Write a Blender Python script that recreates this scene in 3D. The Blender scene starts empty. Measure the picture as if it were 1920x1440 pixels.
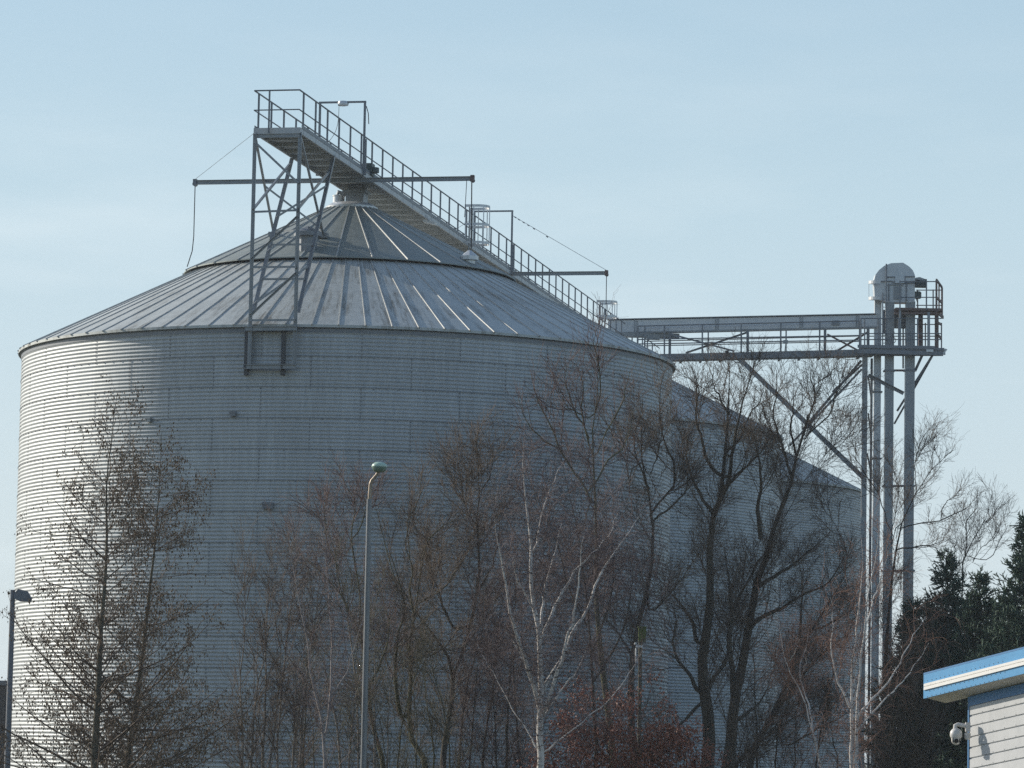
import bpy, math, random
import numpy as np
from mathutils import Vector, Matrix
R_ = math.radians
rnd = random.Random(7)
SC = bpy.context.scene
COL = SC.collection
HAZE = .0003
CAMZ = 1.7                                   # eye height; ground is z = 0

# ------------------------------------------------------------------ camera
F = 6906.31; PIT = 0.1002081; ROLL = 0.018059
fwd = Vector((0, math.cos(PIT), math.sin(PIT)))
up0 = Vector((0, -math.sin(PIT), math.cos(PIT))); r0 = Vector((1, 0, 0))
cr = r0*math.cos(ROLL) + up0*math.sin(ROLL)
cu = up0*math.cos(ROLL) - r0*math.sin(ROLL)
cam = bpy.data.cameras.new('camera'); cam.lens = F/1920*36; cam.sensor_width = 36
cam.clip_start = 1; cam.clip_end = 4000
camo = bpy.data.objects.new('camera', cam); COL.objects.link(camo)
m = Matrix((cr, cu, -fwd)).transposed().to_4x4(); m.translation = (0, 0, CAMZ)
camo.matrix_world = m
SC.camera = camo
EYE = Vector((0, 0, CAMZ))

def ray(px, py):
    return fwd + cr*((px-960)/F) - cu*((py-720)/F)
def P(px, py, Y):
    """the place at distance Y seen at photo pixel (px, py)"""
    d = ray(px, py); return EYE + d*(Y/d.y)

# ------------------------------------------------------------------ scene helpers
def setp(o, label=None, cat=None, group=None, kind=None):
    if label: o['label'] = label
    if cat: o['category'] = cat
    if group: o['group'] = group
    if kind: o['kind'] = kind
    return o
def thing(name, loc, label, cat, group=None):
    o = bpy.data.objects.new(name, None); COL.objects.link(o); o.location = loc; o.empty_display_size = .3
    return setp(o, label, cat, group)
ROOT = {}
def rootloc(p):
    v = Vector((0, 0, 0))
    while p: v += p.location; p = p.parent
    return v
def link(name, me, mat, parent=None):
    o = bpy.data.objects.new(name, me); COL.objects.link(o)
    if mat: me.materials.append(mat)
    if parent: o.parent = parent
    return o
def copy_tree(o, parent=None):
    c = o.copy(); COL.objects.link(c); c.parent = parent
    for ch in [x for x in o.children]: copy_tree(ch, c)
    return c

class MB:
    def __init__(s): s.v = []; s.f = []; s.smooth = False
    def quadbox(s, c):                       # 8 corners: bottom ring, top ring
        n = len(s.v); s.v += [Vector(x) for x in c]
        s.f += [(n+3, n+2, n+1, n), (n+4, n+5, n+6, n+7)] + [(n+i, n+(i+1) % 4, n+4+(i+1) % 4, n+4+i) for i in range(4)]
    def box(s, c, x, y, z, ax=None, ay=None, az=None):
        c = Vector(c); ax = Vector(ax or (1, 0, 0))*x/2; ay = Vector(ay or (0, 1, 0))*y/2; az = Vector(az or (0, 0, 1))*z/2
        s.quadbox([c-ax-ay-az, c+ax-ay-az, c+ax+ay-az, c-ax+ay-az, c-ax-ay+az, c+ax-ay+az, c+ax+ay+az, c-ax+ay+az])
    def bar(s, a, b, w, h=None, ref=(0, 0, 1)):
        a = Vector(a); b = Vector(b); h = h or w; d = (b-a)
        if d.length < 1e-5: return
        t = d.normalized(); rf = Vector(ref)
        if abs(t.dot(rf)) > .98: rf = Vector((0, 1, 0))
        u = t.cross(rf).normalized(); v = u.cross(t)
        s.box((a+b)/2, w, d.length, h, u, t, v)
    def angle(s, a, b, w, ref=(0, 0, 1), th=.012):   # L section bar
        a = Vector(a); b = Vector(b); t = (b-a).normalized(); rf = Vector(ref)
        if abs(t.dot(rf)) > .98: rf = Vector((0, 1, 0))
        u = t.cross(rf).normalized(); v = u.cross(t)
        s.box((a+b)/2+v*(w/2), w, (b-a).length, th, u, t, v)
        s.box((a+b)/2+u*(w/2-th/2), th, (b-a).length, w-th-.002, u, t, v)
    def ibeam(s, a, b, w, h, th=.012):
        a = Vector(a); b = Vector(b); t = (b-a).normalized(); u = t.cross(Vector((0, 0, 1))).normalized(); v = u.cross(t); L = (b-a).length; c = (a+b)/2
        s.box(c+v*(h/2-th/2), w, L, th, u, t, v); s.box(c-v*(h/2-th/2), w, L, th, u, t, v); s.box(c, th, L-.002, h-2*th, u, t, v)
    def tube(s, pts, r, k=8, cap=True):
        pts = [Vector(p) for p in pts]; rr = r if isinstance(r, (list, tuple)) else [r]*len(pts)
        n0 = len(s.v); ref = None
        for i, p in enumerate(pts):
            t = (pts[min(i+1, len(pts)-1)]-pts[max(i-1, 0)]).normalized()
            if ref is None: ref = Vector((0, 1, 0)) if abs(t.z) > .8 else Vector((0, 0, 1))
            u = t.cross(ref).normalized(); v = u.cross(t)
            for j in range(k):
                a = 2*math.pi*j/k; s.v.append(p+(u*math.cos(a)+v*math.sin(a))*rr[i])
        for i in range(len(pts)-1):
            for j in range(k):
                a = n0+i*k+j; b = n0+i*k+(j+1) % k; s.f.append((a, b, b+k, a+k))
        if cap:
            s.f.append(tuple(n0+j for j in range(k))[::-1]); e = n0+(len(pts)-1)*k; s.f.append(tuple(e+j for j in range(k)))
    def lathe(s, c, prof, k=24, sx=1, sy=1):   # prof: (r, z)
        c = Vector(c); n0 = len(s.v)
        for r, z in prof:
            for j in range(k):
                a = 2*math.pi*j/k; s.v.append(c+Vector((r*math.cos(a)*sx, r*math.sin(a)*sy, z)))
        for i in range(len(prof)-1):
            for j in range(k):
                a = n0+i*k+j; b = n0+i*k+(j+1) % k; s.f.append((a, b, b+k, a+k))
        if prof[0][0] > 1e-4: s.f.append(tuple(n0+j for j in range(k))[::-1])
        e = n0+(len(prof)-1)*k
        if prof[-1][0] > 1e-4: s.f.append(tuple(e+j for j in range(k)))
    def prism(s, poly, ext):
        poly = [Vector(p) for p in poly]; ext = Vector(ext); n = len(poly); n0 = len(s.v)
        s.v += poly+[p+ext for p in poly]
        s.f.append(tuple(range(n0+n-1, n0-1, -1))); s.f.append(tuple(range(n0+n, n0+2*n)))
        for i in range(n): j = (i+1) % n; s.f.append((n0+i, n0+j, n0+n+j, n0+n+i))
    def build(s, name, mat, parent=None, smooth=False, kind=None, label=None):
        off = rootloc(parent)
        me = bpy.data.meshes.new(name); me.from_pydata([tuple(v-off) for v in s.v], [], s.f); me.update()
        if smooth:
            me.polygons.foreach_set('use_smooth', [True]*len(me.polygons)); 
            try: me.set_sharp_from_angle(angle=R_(40))
            except Exception: pass
        o = link(name, me, mat, parent); setp(o, label=label, kind=kind); return o

def np_mesh(name, V, Q, mat, parent=None, smooth=True):
    """V (n,3) world coords, Q (m,4) quads"""
    off = np.array(rootloc(parent)); V = (np.asarray(V)-off).astype(np.float32)
    me = bpy.data.meshes.new(name); me.vertices.add(len(V)); me.vertices.foreach_set('co', V.ravel())
    k = Q.shape[1]
    me.loops.add(Q.size); me.loops.foreach_set('vertex_index', Q.astype(np.int32).ravel())
    me.polygons.add(len(Q)); me.polygons.foreach_set('loop_start', (np.arange(len(Q))*k).astype(np.int32))
    me.polygons.foreach_set('use_smooth', np.full(len(Q), smooth))
    me.update(calc_edges=True)
    return link(name, me, mat, parent)

# ------------------------------------------------------------------ materials
def newmat(name):
    m = bpy.data.materials.new(name); m.use_nodes = True
    nt = m.node_tree; b = nt.nodes['Principled BSDF']; return m, nt, b
class NG:
    def __init__(s, nt): s.nt = nt
    def n(s, t, **k):
        x = s.nt.nodes.new(t)
        for a, v in k.items(): setattr(x, a, v)
        return x
    def l(s, a, b): s.nt.links.new(a, b)
    def math(s, op, a, b=None, c=None, clamp=False):
        x = s.n('ShaderNodeMath', operation=op); x.use_clamp = clamp
        for i, v in enumerate((a, b, c)):
            if v is None: continue
            if isinstance(v, (int, float)): x.inputs[i].default_value = v
            else: s.l(v, x.inputs[i])
        return x.outputs[0]
    def mix(s, fac, a, b):
        x = s.n('ShaderNodeMix', data_type='RGBA')
        for sock, v in ((x.inputs[0], fac), (x.inputs[6], a), (x.inputs[7], b)):
            if isinstance(v, (int, float)): sock.default_value = v
            elif isinstance(v, tuple): sock.default_value = (*v, 1)
            else: s.l(v, sock)
        return x.outputs[2]
    def noise(s, vec, scale, detail=4, rough=.6):
        x = s.n('ShaderNodeTexNoise'); x.inputs['Scale'].default_value = scale; x.inputs['Detail'].default_value = detail; x.inputs['Roughness'].default_value = rough
        if vec is not None: s.l(vec, x.inputs['Vector'])
        return x.outputs['Fac']
    def ramp(s, fac, a, b):
        x = s.n('ShaderNodeMapRange'); x.inputs[1].default_value = a; x.inputs[2].default_value = b; s.l(fac, x.inputs[0]); return x.outputs[0]
    def scale(s, vec, sc):
        x = s.n('ShaderNodeVectorMath', operation='MULTIPLY'); s.l(vec, x.inputs[0]); x.inputs[1].default_value = sc; return x.outputs[0]
    def obj(s): return s.n('ShaderNodeTexCoord').outputs['Object']
    def bump(s, h, st, dist=.01):
        x = s.n('ShaderNodeBump'); x.inputs['Strength'].default_value = st; x.inputs['Distance'].default_value = dist; s.l(h, x.inputs['Height']); return x.outputs[0]

def mottled(name, c1, c2, scale=3, rough=.6, metal=0., sc=(1, 1, 1), spec=.4, bump=0, fine=None):
    m, nt, b = newmat(name); g = NG(nt); v = g.scale(g.obj(), sc)
    f = g.ramp(g.noise(v, scale), .3, .7)
    if fine: f = g.math('MULTIPLY_ADD', g.ramp(g.noise(v, scale*fine), .3, .7), .5, g.math('MULTIPLY', f, .5))
    g.l(g.mix(f, c1, c2), b.inputs['Base Color'])
    b.inputs['Roughness'].default_value = rough; b.inputs['Metallic'].default_value = metal
    b.inputs['Specular IOR Level'].default_value = spec
    if bump: g.l(g.bump(g.noise(v, scale*4), bump, .02), b.inputs['Normal'])
    return m

def wall_metal():
    m, nt, b = newmat('corrugated_galvanised'); g = NG(nt); o = g.obj()
    sx = g.n('ShaderNodeSeparateXYZ'); g.l(o, sx.inputs[0])
    ring = g.math('DIVIDE', g.math('SUBTRACT', 12.58, sx.outputs[2]), .8)
    rid = g.math('FLOOR', ring); rf = g.math('FRACT', ring)
    a = g.math('MULTIPLY', g.math('ARCTAN2', sx.outputs[1], sx.outputs[0]), 22/(2*math.pi))
    a = g.math('ADD', g.math('ADD', a, g.math('MULTIPLY', g.math('MODULO', rid, 2), .5)), 40.23)
    pid = g.math('FLOOR', a); pf = g.math('FRACT', a)
    cb = g.n('ShaderNodeCombineXYZ'); g.l(pid, cb.inputs[0]); g.l(rid, cb.inputs[1])
    wn = g.n('ShaderNodeTexWhiteNoise'); g.l(cb.outputs[0], wn.inputs['Vector'])
    tone = g.math('MULTIPLY_ADD', wn.outputs['Value'], .10, .95)
    n1 = g.noise(g.scale(o, (1, 1, .25)), 1.1, 5); n2 = g.noise(g.scale(o, (6, 6, .35)), 2.0, 4)
    tone = g.math('MULTIPLY', tone, g.math('MULTIPLY_ADD', n1, .5, .75))
    tone = g.math('MULTIPLY', tone, g.math('MULTIPLY_ADD', n2, .34, .83))
    # lap joints: dark sealant and grime lines
    h = g.math('LESS_THAN', g.math('ABSOLUTE', g.math('SUBTRACT', rf, .5)),   .483)   # 1 inside sheet
    h = g.math('MULTIPLY_ADD', h, .46, .54)
    vv = g.math('GREATER_THAN', g.math('ABSOLUTE', g.math('SUBTRACT', pf, .02)), .0075)
    vv = g.math('MULTIPLY_ADD', vv, .11, .89)
    tone = g.math('MULTIPLY', tone, g.math('MULTIPLY', h, vv))
    col = g.mix(n2, WALL_A, WALL_B)
    mm = g.n('ShaderNodeVectorMath', operation='SCALE'); g.l(col, mm.inputs[0]); g.l(tone, mm.inputs[3])
    g.l(mm.outputs[0], b.inputs['Base Color'])
    b.inputs['Metallic'].default_value = .28; g.l(g.math('MULTIPLY_ADD', n1, .25, .45), b.inputs['Roughness'])
    return m
def roof_metal(name, base_a, base_b, dirt):
    m, nt, b = newmat(name); g = NG(nt); o = g.obj()
    sx = g.n('ShaderNodeSeparateXYZ'); g.l(o, sx.inputs[0])
    ang = g.math('ARCTAN2', sx.outputs[1], sx.outputs[0])
    rr = g.math('SQRT', g.math('ADD', g.math('POWER', sx.outputs[0], 2), g.math('POWER', sx.outputs[1], 2)))
    cb = g.n('ShaderNodeCombineXYZ'); g.l(g.math('MULTIPLY', ang, 22), cb.inputs[0]); g.l(g.math('MULTIPLY', rr, .32), cb.inputs[1])
    st = g.ramp(g.noise(cb.outputs[0], 2.2, 6, .7), .46, .66)
    patch = g.ramp(g.noise(o, .5, 4), .42, .58)
    f = g.math('MULTIPLY', g.math('MULTIPLY', st, patch), dirt)
    fn = g.noise(o, 5, 5); 
    col = g.mix(g.ramp(fn, .3, .7), base_a, base_b)
    col = g.mix(f, col, (.13, .12, .095))
    spk = g.math('GREATER_THAN', g.noise(o, 14, 1), .76)
    col = g.mix(g.math('MULTIPLY', spk, .35), col, (.55, .55, .52))
    g.l(col, b.inputs['Base Color']); b.inputs['Metallic'].default_value = .2
    g.l(g.math('MULTIPLY_ADD', fn, .25, .45), b.inputs['Roughness'])
    return m
def birch_bark():
    m, nt, b = newmat('white_birch_bark'); g = NG(nt); o = g.obj()
    d = g.math('GREATER_THAN', g.noise(g.scale(o, (2.2, 2.2, 11)), 2.2, 3), .60)
    d2 = g.ramp(g.noise(o, 2.2, 3), .45, .75)
    col = g.mix(d2, (.60, .57, .53), (.40, .36, .33)); col = g.mix(d, col, (.07, .06, .055))
    sx = g.n('ShaderNodeSeparateXYZ'); g.l(o, sx.inputs[0])          # young bark higher up is still brown
    col = g.mix(g.math('MULTIPLY', g.ramp(sx.outputs[2], 5.5, 9.0), .7), col, (.17, .115, .09))
    g.l(col, b.inputs['Base Color']); b.inputs['Roughness'].default_value = .7; return m

WALL_A = (.335, .36, .365); WALL_B = (.43, .452, .455)
M = dict(
    wall=wall_metal(),
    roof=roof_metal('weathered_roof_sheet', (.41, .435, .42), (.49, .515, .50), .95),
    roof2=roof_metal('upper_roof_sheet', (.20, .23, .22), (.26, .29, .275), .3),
    rib=mottled('roof_rib_metal', (.36, .37, .36), (.48, .49, .47), 3, .6, .2),
    steel=mottled('painted_steel', (.15, .165, .185), (.22, .235, .25), 2, .5, .35, fine=5),
    steel_l=mottled('galvanised_steel', (.21, .23, .245), (.30, .32, .33), 1.2, .45, .45, fine=6),
    steel_b=mottled('bright_zinc', (.5, .52, .53), (.62, .63, .63), 2, .4, .4),
    duct=mottled('pale_duct_sheet', (.46, .49, .51), (.58, .60, .61), .9, .45, .35, fine=7),
    deck=mottled('deck_underside', (.42, .44, .45), (.54, .54, .53), 1.5, .55, .35, fine=4),
    rust=mottled('rusty_steel', (.14, .085, .07), (.20, .155, .14), 6, .8, .1),
    channel=mottled('dark_bracket_steel', (.05, .055, .06), (.085, .09, .095), 3, .6, .2),
    dark=mottled('black_rubber', (.02, .02, .022), (.04, .04, .042), 4, .7),
    drkgreen=mottled('dark_green_motor_paint', (.03, .05, .05), (.05, .075, .075), 5, .5),
    lampgreen=mottled('pale_green_lamp_shell', (.32, .47, .38), (.42, .55, .46), 3, .35),
    lampbowl=mottled('grey_green_lamp_bowl', (.13, .20, .16), (.22, .29, .24), 5, .3),
    polegrey=mottled('galvanised_pole', (.13, .14, .15), (.21, .22, .23), 2, .42, .5, sc=(1, 1, .3), fine=5),
    copper=mottled('weathered_spigot', (.22, .17, .12), (.34, .28, .21), 5, .45, .4),
    oldpole=mottled('old_concrete_grey_pole', (.14, .15, .165), (.20, .21, .23), 3, .7),
    bark=mottled('dark_oak_bark', (.035, .03, .024), (.085, .075, .055), 4, .9, sc=(1, 1, .3), fine=4, spec=.2, bump=.6),
    barkmoss=mottled('mossy_bark', (.05, .045, .03), (.13, .125, .065), 3, .9, sc=(1, 1, .4), fine=4, spec=.2, bump=.6),
    barkalder=mottled('alder_bark', (.06, .055, .042), (.13, .115, .08), 4, .9, sc=(1, 1, .5), fine=4, spec=.2, bump=.4),
    palestem=mottled('pale_young_stems', (.15, .125, .10), (.27, .23, .19), 3, .8),
    greybirch=mottled('dull_birch_bark', (.20, .165, .15), (.36, .32, .30), 3, .8, sc=(1, 1, 2), fine=4),
    twig=mottled('brown_twigs', (.07, .053, .042), (.16, .12, .088), 2.5, .8, spec=.25),
    twigred=mottled('reddish_twigs', (.075, .045, .042), (.15, .095, .085), 2.5, .7, spec=.25),
    twigpurple=mottled('purple_brown_birch_twigs', (.07, .048, .047), (.15, .105, .098), 2, .7, spec=.25),
    twigmoss=mottled('olive_twigs', (.06, .055, .035), (.13, .115, .07), 2.5, .8, spec=.25),
    whip=mottled('orange_brown_whips', (.16, .085, .06), (.3, .17, .12), 2, .7, spec=.25),
    birch=birch_bark(),
    catkin=mottled('dry_brown_catkins', (.12, .085, .054), (.25, .18, .115), 6, .8, spec=.2),
    beech=mottled('russet_beech_leaves', (.17, .066, .042), (.38, .15, .09), 5, .55, fine=4, spec=.4),
    conifer=mottled('dark_evergreen_sprays', (.028, .058, .042), (.068, .12, .075), 2.5, .7, fine=5, spec=.25),
    blue=mottled('blue_cladding_paint', (.075, .27, .50), (.09, .31, .56), 1.2, .4, fine=8),
    blued=mottled('deep_blue_flashing', (.05, .17, .36), (.06, .2, .4), 2, .45),
    white=mottled('white_cladding_paint', (.70, .69, .66), (.80, .79, .76), 1.5, .45, fine=6),
    whitewall=mottled('weathered_white_cladding', (.44, .455, .465), (.54, .55, .56), 1.3, .5, sc=(1, 1, .5), fine=6),
    cream=mottled('cream_soffit', (.52, .50, .45), (.6, .58, .53), 2, .6),
    plastic=mottled('off_white_plastic', (.62, .60, .57), (.68, .66, .63), 6, .35),
    glass=mottled('dark_lens_glass', (.012, .012, .014), (.02, .02, .022), 4, .1),
    mosswood=mottled('mossy_timber', (.06, .06, .042), (.11, .105, .075), 5, .9, sc=(1, 1, .3)),
    moss=mottled('moss_green_box', (.07, .095, .02), (.12, .15, .035), 8, .9),
    brick=mottled('dark_brick', (.06, .055, .055), (.11, .10, .095), 6, .9),
    ground=mottled('rough_grass_ground', (.04, .05, .02), (.10, .095, .05), .3, .95, fine=8),
    concrete=mottled('concrete_base', (.25, .25, .24), (.34, .33, .32), 2, .9),
)

# ------------------------------------------------------------------ ground, silos
mb = MB(); mb.v = [Vector(c) for c in ((-1500, -300, 0), (1500, -300, 0), (1500, 2500, 0), (-1500, 2500, 0))]; mb.f = [(0, 1, 2, 3)]
setp(mb.build('ground', M['ground']), kind='structure')

C1 = Vector((-4.6173, 103.0244, 0)); D = Vector((.203385, .979099, 0)); N = Vector((.979099, -.203385, 0))
STEP = 23.156
EAVE = 10.88+CAMZ; RW = 9.1; RE = 9.2; SL = .497
def cone_z(r, tier=1): return EAVE + (RE-r)*SL + (.13 if tier == 2 else 0)

def silo_wall(c, root):
    NS = 288; zs = [0.0]
    z = 0.0; pitch = .1
    zz = np.concatenate([[0, .9], np.arange(1.0, EAVE-.03, pitch/6), [EAVE-.03]])
    ring = (EAVE-zz)/.8; frac = ring-np.floor(ring)
    r = RW+.0085*np.cos(2*np.pi*(EAVE-zz)/pitch)+.006*(1-frac)*0
    th = np.linspace(0, 2*np.pi, NS, endpoint=False)
    V = np.stack([c.x+r[:, None]*np.cos(th), c.y+r[:, None]*np.sin(th), np.repeat(zz[:, None], NS, 1)], 2).reshape(-1, 3)
    i = np.arange(len(zz)-1)[:, None]*NS; j = np.arange(NS)[None]; j2 = (j+1) % NS
    Q = np.stack([i+j, i+j2, i+NS+j2, i+NS+j], 2).reshape(-1, 4)
    return np_mesh('corrugated_wall', V, Q, M['wall'], root)
def silo_bolts(c, root):
    th_l, z_l = [], []
    for k in range(15):
        zt = EAVE-.8*k
        for p in range(22):
            a0 = (p-40.23-.5*(k % 2)+.02)*2*math.pi/22
            for w in range(8):
                th_l.append(a0); z_l.append(zt-.05-.1*w)
        for p in range(176): th_l.append(p*2*math.pi/176+.011); z_l.append(zt-.03)
    th = np.array(th_l); z = np.array(z_l); n = len(th); r = RW+.0085
    s = .012
    er = np.stack([np.cos(th), np.sin(th), 0*th], 1); et = np.stack([-np.sin(th), np.cos(th), 0*th], 1); ez = np.array([0, 0, 1.])
    base = np.stack([c.x+0*th, c.y+0*th, z], 1)+er*(r-.006)
    co = [base+et*a*s+ez*b*s+er*d for d, k in ((0, 1), (.016, .7)) for a, b in ((-k, -k), (k, -k), (k, k), (-k, k))]
    V = np.stack(co, 1).reshape(-1, 3); o = (np.arange(n)*8)[:, None]
    Q = np.concatenate([o+np.array(q)[None] for q in ((4, 5, 6, 7), (0, 1, 5, 4), (1, 2, 6, 5), (2, 3, 7, 6), (3, 0, 4, 7))], 0)
    ob = np_mesh('seam_bolts', V, Q, M['steel'], root, smooth=False); ob['kind'] = 'stuff'; return ob
def roof_tier(c, root, name, r1, r0, z1, slope, nrib, mat, ph, ribw, ribh, lip):
    NS = nrib*4; mb = MB()
    nrm = Vector((slope, 0, 1)).normalized()
    rows = [(r1-.02, z1-lip), (r1, z1-lip), (r1, z1)]+[(r1+(r0-r1)*t, z1+(r1-r0)*slope*t) for t in (.25, .5, .75, 1)]
    n0 = 0
    for r, z in rows:
        for j in range(NS):
            a = 2*math.pi*(j+ph*4)/NS; mb.v.append(c+Vector((r*math.cos(a), r*math.sin(a), z)))
    for i in range(len(rows)-1):
        for j in range(NS):
            a = i*NS+j; b = i*NS+(j+1) % NS; mb.f.append((a, b, b+NS, a+NS))
    # underside
    n0 = len(mb.v)
    for r, z in ((r1-.021, z1-lip), (r1-.021, z1-.012), (r0, z1+(r1-r0)*slope-.012)):
        for j in range(NS):
            a = 2*math.pi*(j+ph*4)/NS; mb.v.append(c+Vector((r*math.cos(a), r*math.sin(a), z)))
    for i in range(2):
        for j in range(NS):
            a = n0+i*NS+j; b = n0+i*NS+(j+1) % NS; mb.f.append((a+NS, b+NS, b, a))
    o = mb.build(name, mat, root)
    rb = MB()
    for k in range(nrib):
        a = 2*math.pi*(k+ph)/nrib; er = Vector((math.cos(a), math.sin(a), 0)); et = Vector((-er.y, er.x, 0))
        p1 = c+er*(r1+.025)+Vector((0, 0, z1-.012)); p0 = c+er*r0+Vector((0, 0, z1+(r1-r0)*slope))
        t = (p0-p1).normalized(); nn = t.cross(et).normalized(); nn = nn if nn.z > 0 else -nn
        w1, w2, h = ribw/2, ribw*.3, ribh
        rb.quadbox([p1-et*w1-nn*.02, p1+et*w1-nn*.02, p1+et*w2+nn*h, p1-et*w2+nn*h, p0-et*w1*.5-nn*.02, p0+et*w1*.5-nn*.02, p0+et*w2*.6+nn*h, p0-et*w2*.6+nn*h])
    rb.build('standing_seams', M['rib'], o)
    return o
def make_silo(c, label):
    root = thing('grain_silo', c, label, 'silo', 'corrugated grain silos standing in a row')
    silo_wall(c, root); silo_bolts(c, root)
    mb = MB(); mb.lathe(c, [(RW-.01, EAVE-.20), (RW+.016, EAVE-.20), (RW+.016, EAVE-.10), (RW+.07, EAVE-.06), (RW+.07, EAVE-.05), (RW-.01, EAVE-.05)], 192)
    mb.build('eave_ring', M['steel'], root, smooth=False)
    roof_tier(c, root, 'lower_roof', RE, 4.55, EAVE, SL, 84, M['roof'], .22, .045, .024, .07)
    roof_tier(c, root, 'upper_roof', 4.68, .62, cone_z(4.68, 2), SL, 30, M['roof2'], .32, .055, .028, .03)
    zt = cone_z(.62, 2)
    mb = MB(); mb.lathe(c, [(.74, zt-.06), (.74, zt+.0), (.60, zt+.10), (.56, zt+.10)], 32); mb.build('roof_collar', M['steel_b'], root, smooth=True)
    mb = MB(); q = c-N*.38; mb.lathe(q+Vector((0, 0, zt)), [(.17, -.1), (.17, .33), (.185, .33), (.185, .36), (.12, .37)], 20); mb.build('breather_pipe', M['steel_b'], root, smooth=True)
    mb = MB(); mb.box(c+N*.14+Vector((0, 0, zt+.20)), .52, .52, .42, N, D); mb.box(c+N*.14+Vector((0, 0, zt+.44)), .68, .64, .08, N, D); mb.box(c+N*.14+Vector((0, 0, zt+.56)), .44, .46, .14, N, D)
    mb.build('inlet_spout', M['steel_l'], root)
    return root
silo1 = make_silo(C1, 'nearest and largest-looking corrugated metal grain silo with two-tier conical roof')
silo2 = copy_tree(silo1); silo2.location = C1+D*STEP; silo2.rotation_euler.z = .41
silo2['label'] = 'second grain silo behind, its roof edge showing just right of the nearest silo'
silo3 = copy_tree(silo1); silo3.location = C1+D*STEP*2.1177; silo3.rotation_euler.z = .93
silo3['label'] = 'farthest grain silo of the row, its eave ending beside the elevator tower legs'

def wall_hit(px, py, r=RW):
    d = ray(px, py); dx, dy = d.x, d.y; ox, oy = -C1.x, -C1.y
    a = dx*dx+dy*dy; b = 2*(ox*dx+oy*dy); cc = ox*ox+oy*oy-r*r
    t = (-b-math.sqrt(max(b*b-4*a*cc, 0)))/(2*a); return EYE+d*t
def roof_hit(px, py, tier=2):
    d = ray(px, py); prev = None
    for i in range(4000):
        p = EYE+d*(93+i*.008)/d.y; r = math.hypot(p.x-C1.x, p.y-C1.y)
        if r < RE and p.z < cone_z(r, tier): return p
    return EYE+d*(C1.y-1)/d.y
# small junction boxes on the nearest silo's wall
for px, py, w, h in ((438, 776, .15, .13), (281, 787, .15, .12), (503, 948, .27, .17)):
    p = wall_hit(px, py); er = Vector((p.x-C1.x, p.y-C1.y, 0)).normalized(); et = Vector((-er.y, er.x, 0))
    mb = MB(); mb.box(p+er*.05, .09, w, h, er, et); mb.box(p+er*.1+Vector((0, 0, h*.3)), .02, w+.03, h*.35, er, et); pass
    mb.build('junction_box', M['steel'] if px != 281 else M['steel_l'], silo1)
# roof vents
def vent(px, py, w, h, tilt, mat):
    b = roof_hit(px, py); mb = MB()
    mb.lathe(b-Vector((0, 0, .25)), [(w*.42, 0), (w*.42, h+.25), (w*.40, h+.25)], 8)
    v = mb.build('roof_vent', mat, silo1)
    mb = MB(); mb.lathe(b+Vector((0, 0, h)), [(w*.52, -.06), (w*.66, -.05), (w*.66, .06), (w*.12, .22), (0.0001, .23)], 8); mb.build('vent_hood', mat, v)
vent(577, 466, .58, .38, 0, M['steel'])
vent(880, 490, .38, .08, 0, M['steel_b'])

# ------------------------------------------------------------------ overhead catwalk
DZ = 15.82+CAMZ                               # underside of the walkway
def lat0(s): return .34-.008*(s+9.3)
def CW(s, l, z): return C1+D*s+N*(l+lat0(s))+Vector((0, 0, z))
S0, S1 = -9.3, 50.5
HW = .60
cat = thing('overhead_catwalk', CW(S0, 0, 0), 'long grey steel catwalk with handrails running over the silo roofs', 'catwalk')
mb = MB()
for l in (-HW, HW): mb.bar(CW(S0, l, DZ+.07), CW(S1, l, DZ+.07), .05, .15)
mb.bar(CW(S0+.03, -HW-.02, DZ+.07), CW(S0+.03, HW+.02, DZ+.07), .05, .16)
mb.bar(CW(S0+.06, 0, DZ+.115), CW(S1, 0, DZ+.115), 2*HW-.06, .03)
s = S0+1.0; k = 0
while s < S1:
    mb.bar(CW(s, -HW, DZ+.045), CW(s, HW, DZ+.045), .05, .10)
    mb.bar(CW(s+.05, -HW+.03, DZ+.08), CW(s+.9, HW-.03, DZ+.08), .035, .035)
    s += 1.02; k += 1
mb.build('walkway_deck', M['deck'], cat)
RH = 1.07
for side in (-1, 1):
    mb = MB(); l = side*HW
    mb.tube([CW(S0-.08, l, DZ+RH+.04), CW(S1, l, DZ+RH+.04)], .021, 6)
    mb.tube([CW(S0-.08, l, DZ+.60), CW(S1, l, DZ+.60)], .017, 6)
    if side == 1:
        mb.tube([CW(S0-.08, -HW, DZ+RH+.04), CW(S0-.08, HW, DZ+RH+.04)], .021, 6); mb.tube([CW(S0-.08, -HW, DZ+.60), CW(S0-.08, HW, DZ+.60)], .017, 6)
    mb.bar(CW(S0+.1, l+side*.03, DZ+.185), CW(S1, l+side*.03, DZ+.185), .008, .10)
    hr = mb.build('handrail', M['steel'], cat)
    # posts: one mesh copied along the rail
    pm = MB(); b = CW(S0+.35, l, DZ); pm.bar(b+Vector((side*.0, 0, .0)), b+Vector((0, 0, RH+.03)), .05, .05)
    p0 = pm.build('railing_post', M['steel'], hr)
    n = int((S1-S0-.4)/1.28)
    for i in range(1, n):
        q = p0.copy(); COL.objects.link(q); q.parent = hr; q.location = CW(S0+.35+1.28*i, l, 0)-CW(S0+.35, l, 0)
    if side == 1:
        pm = MB(); b = CW(S0-.08, -.2, DZ); pm.bar(b, b+Vector((0, 0, RH+.03)), .045, .045); pm.build('railing_post', M['steel'], hr)
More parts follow.
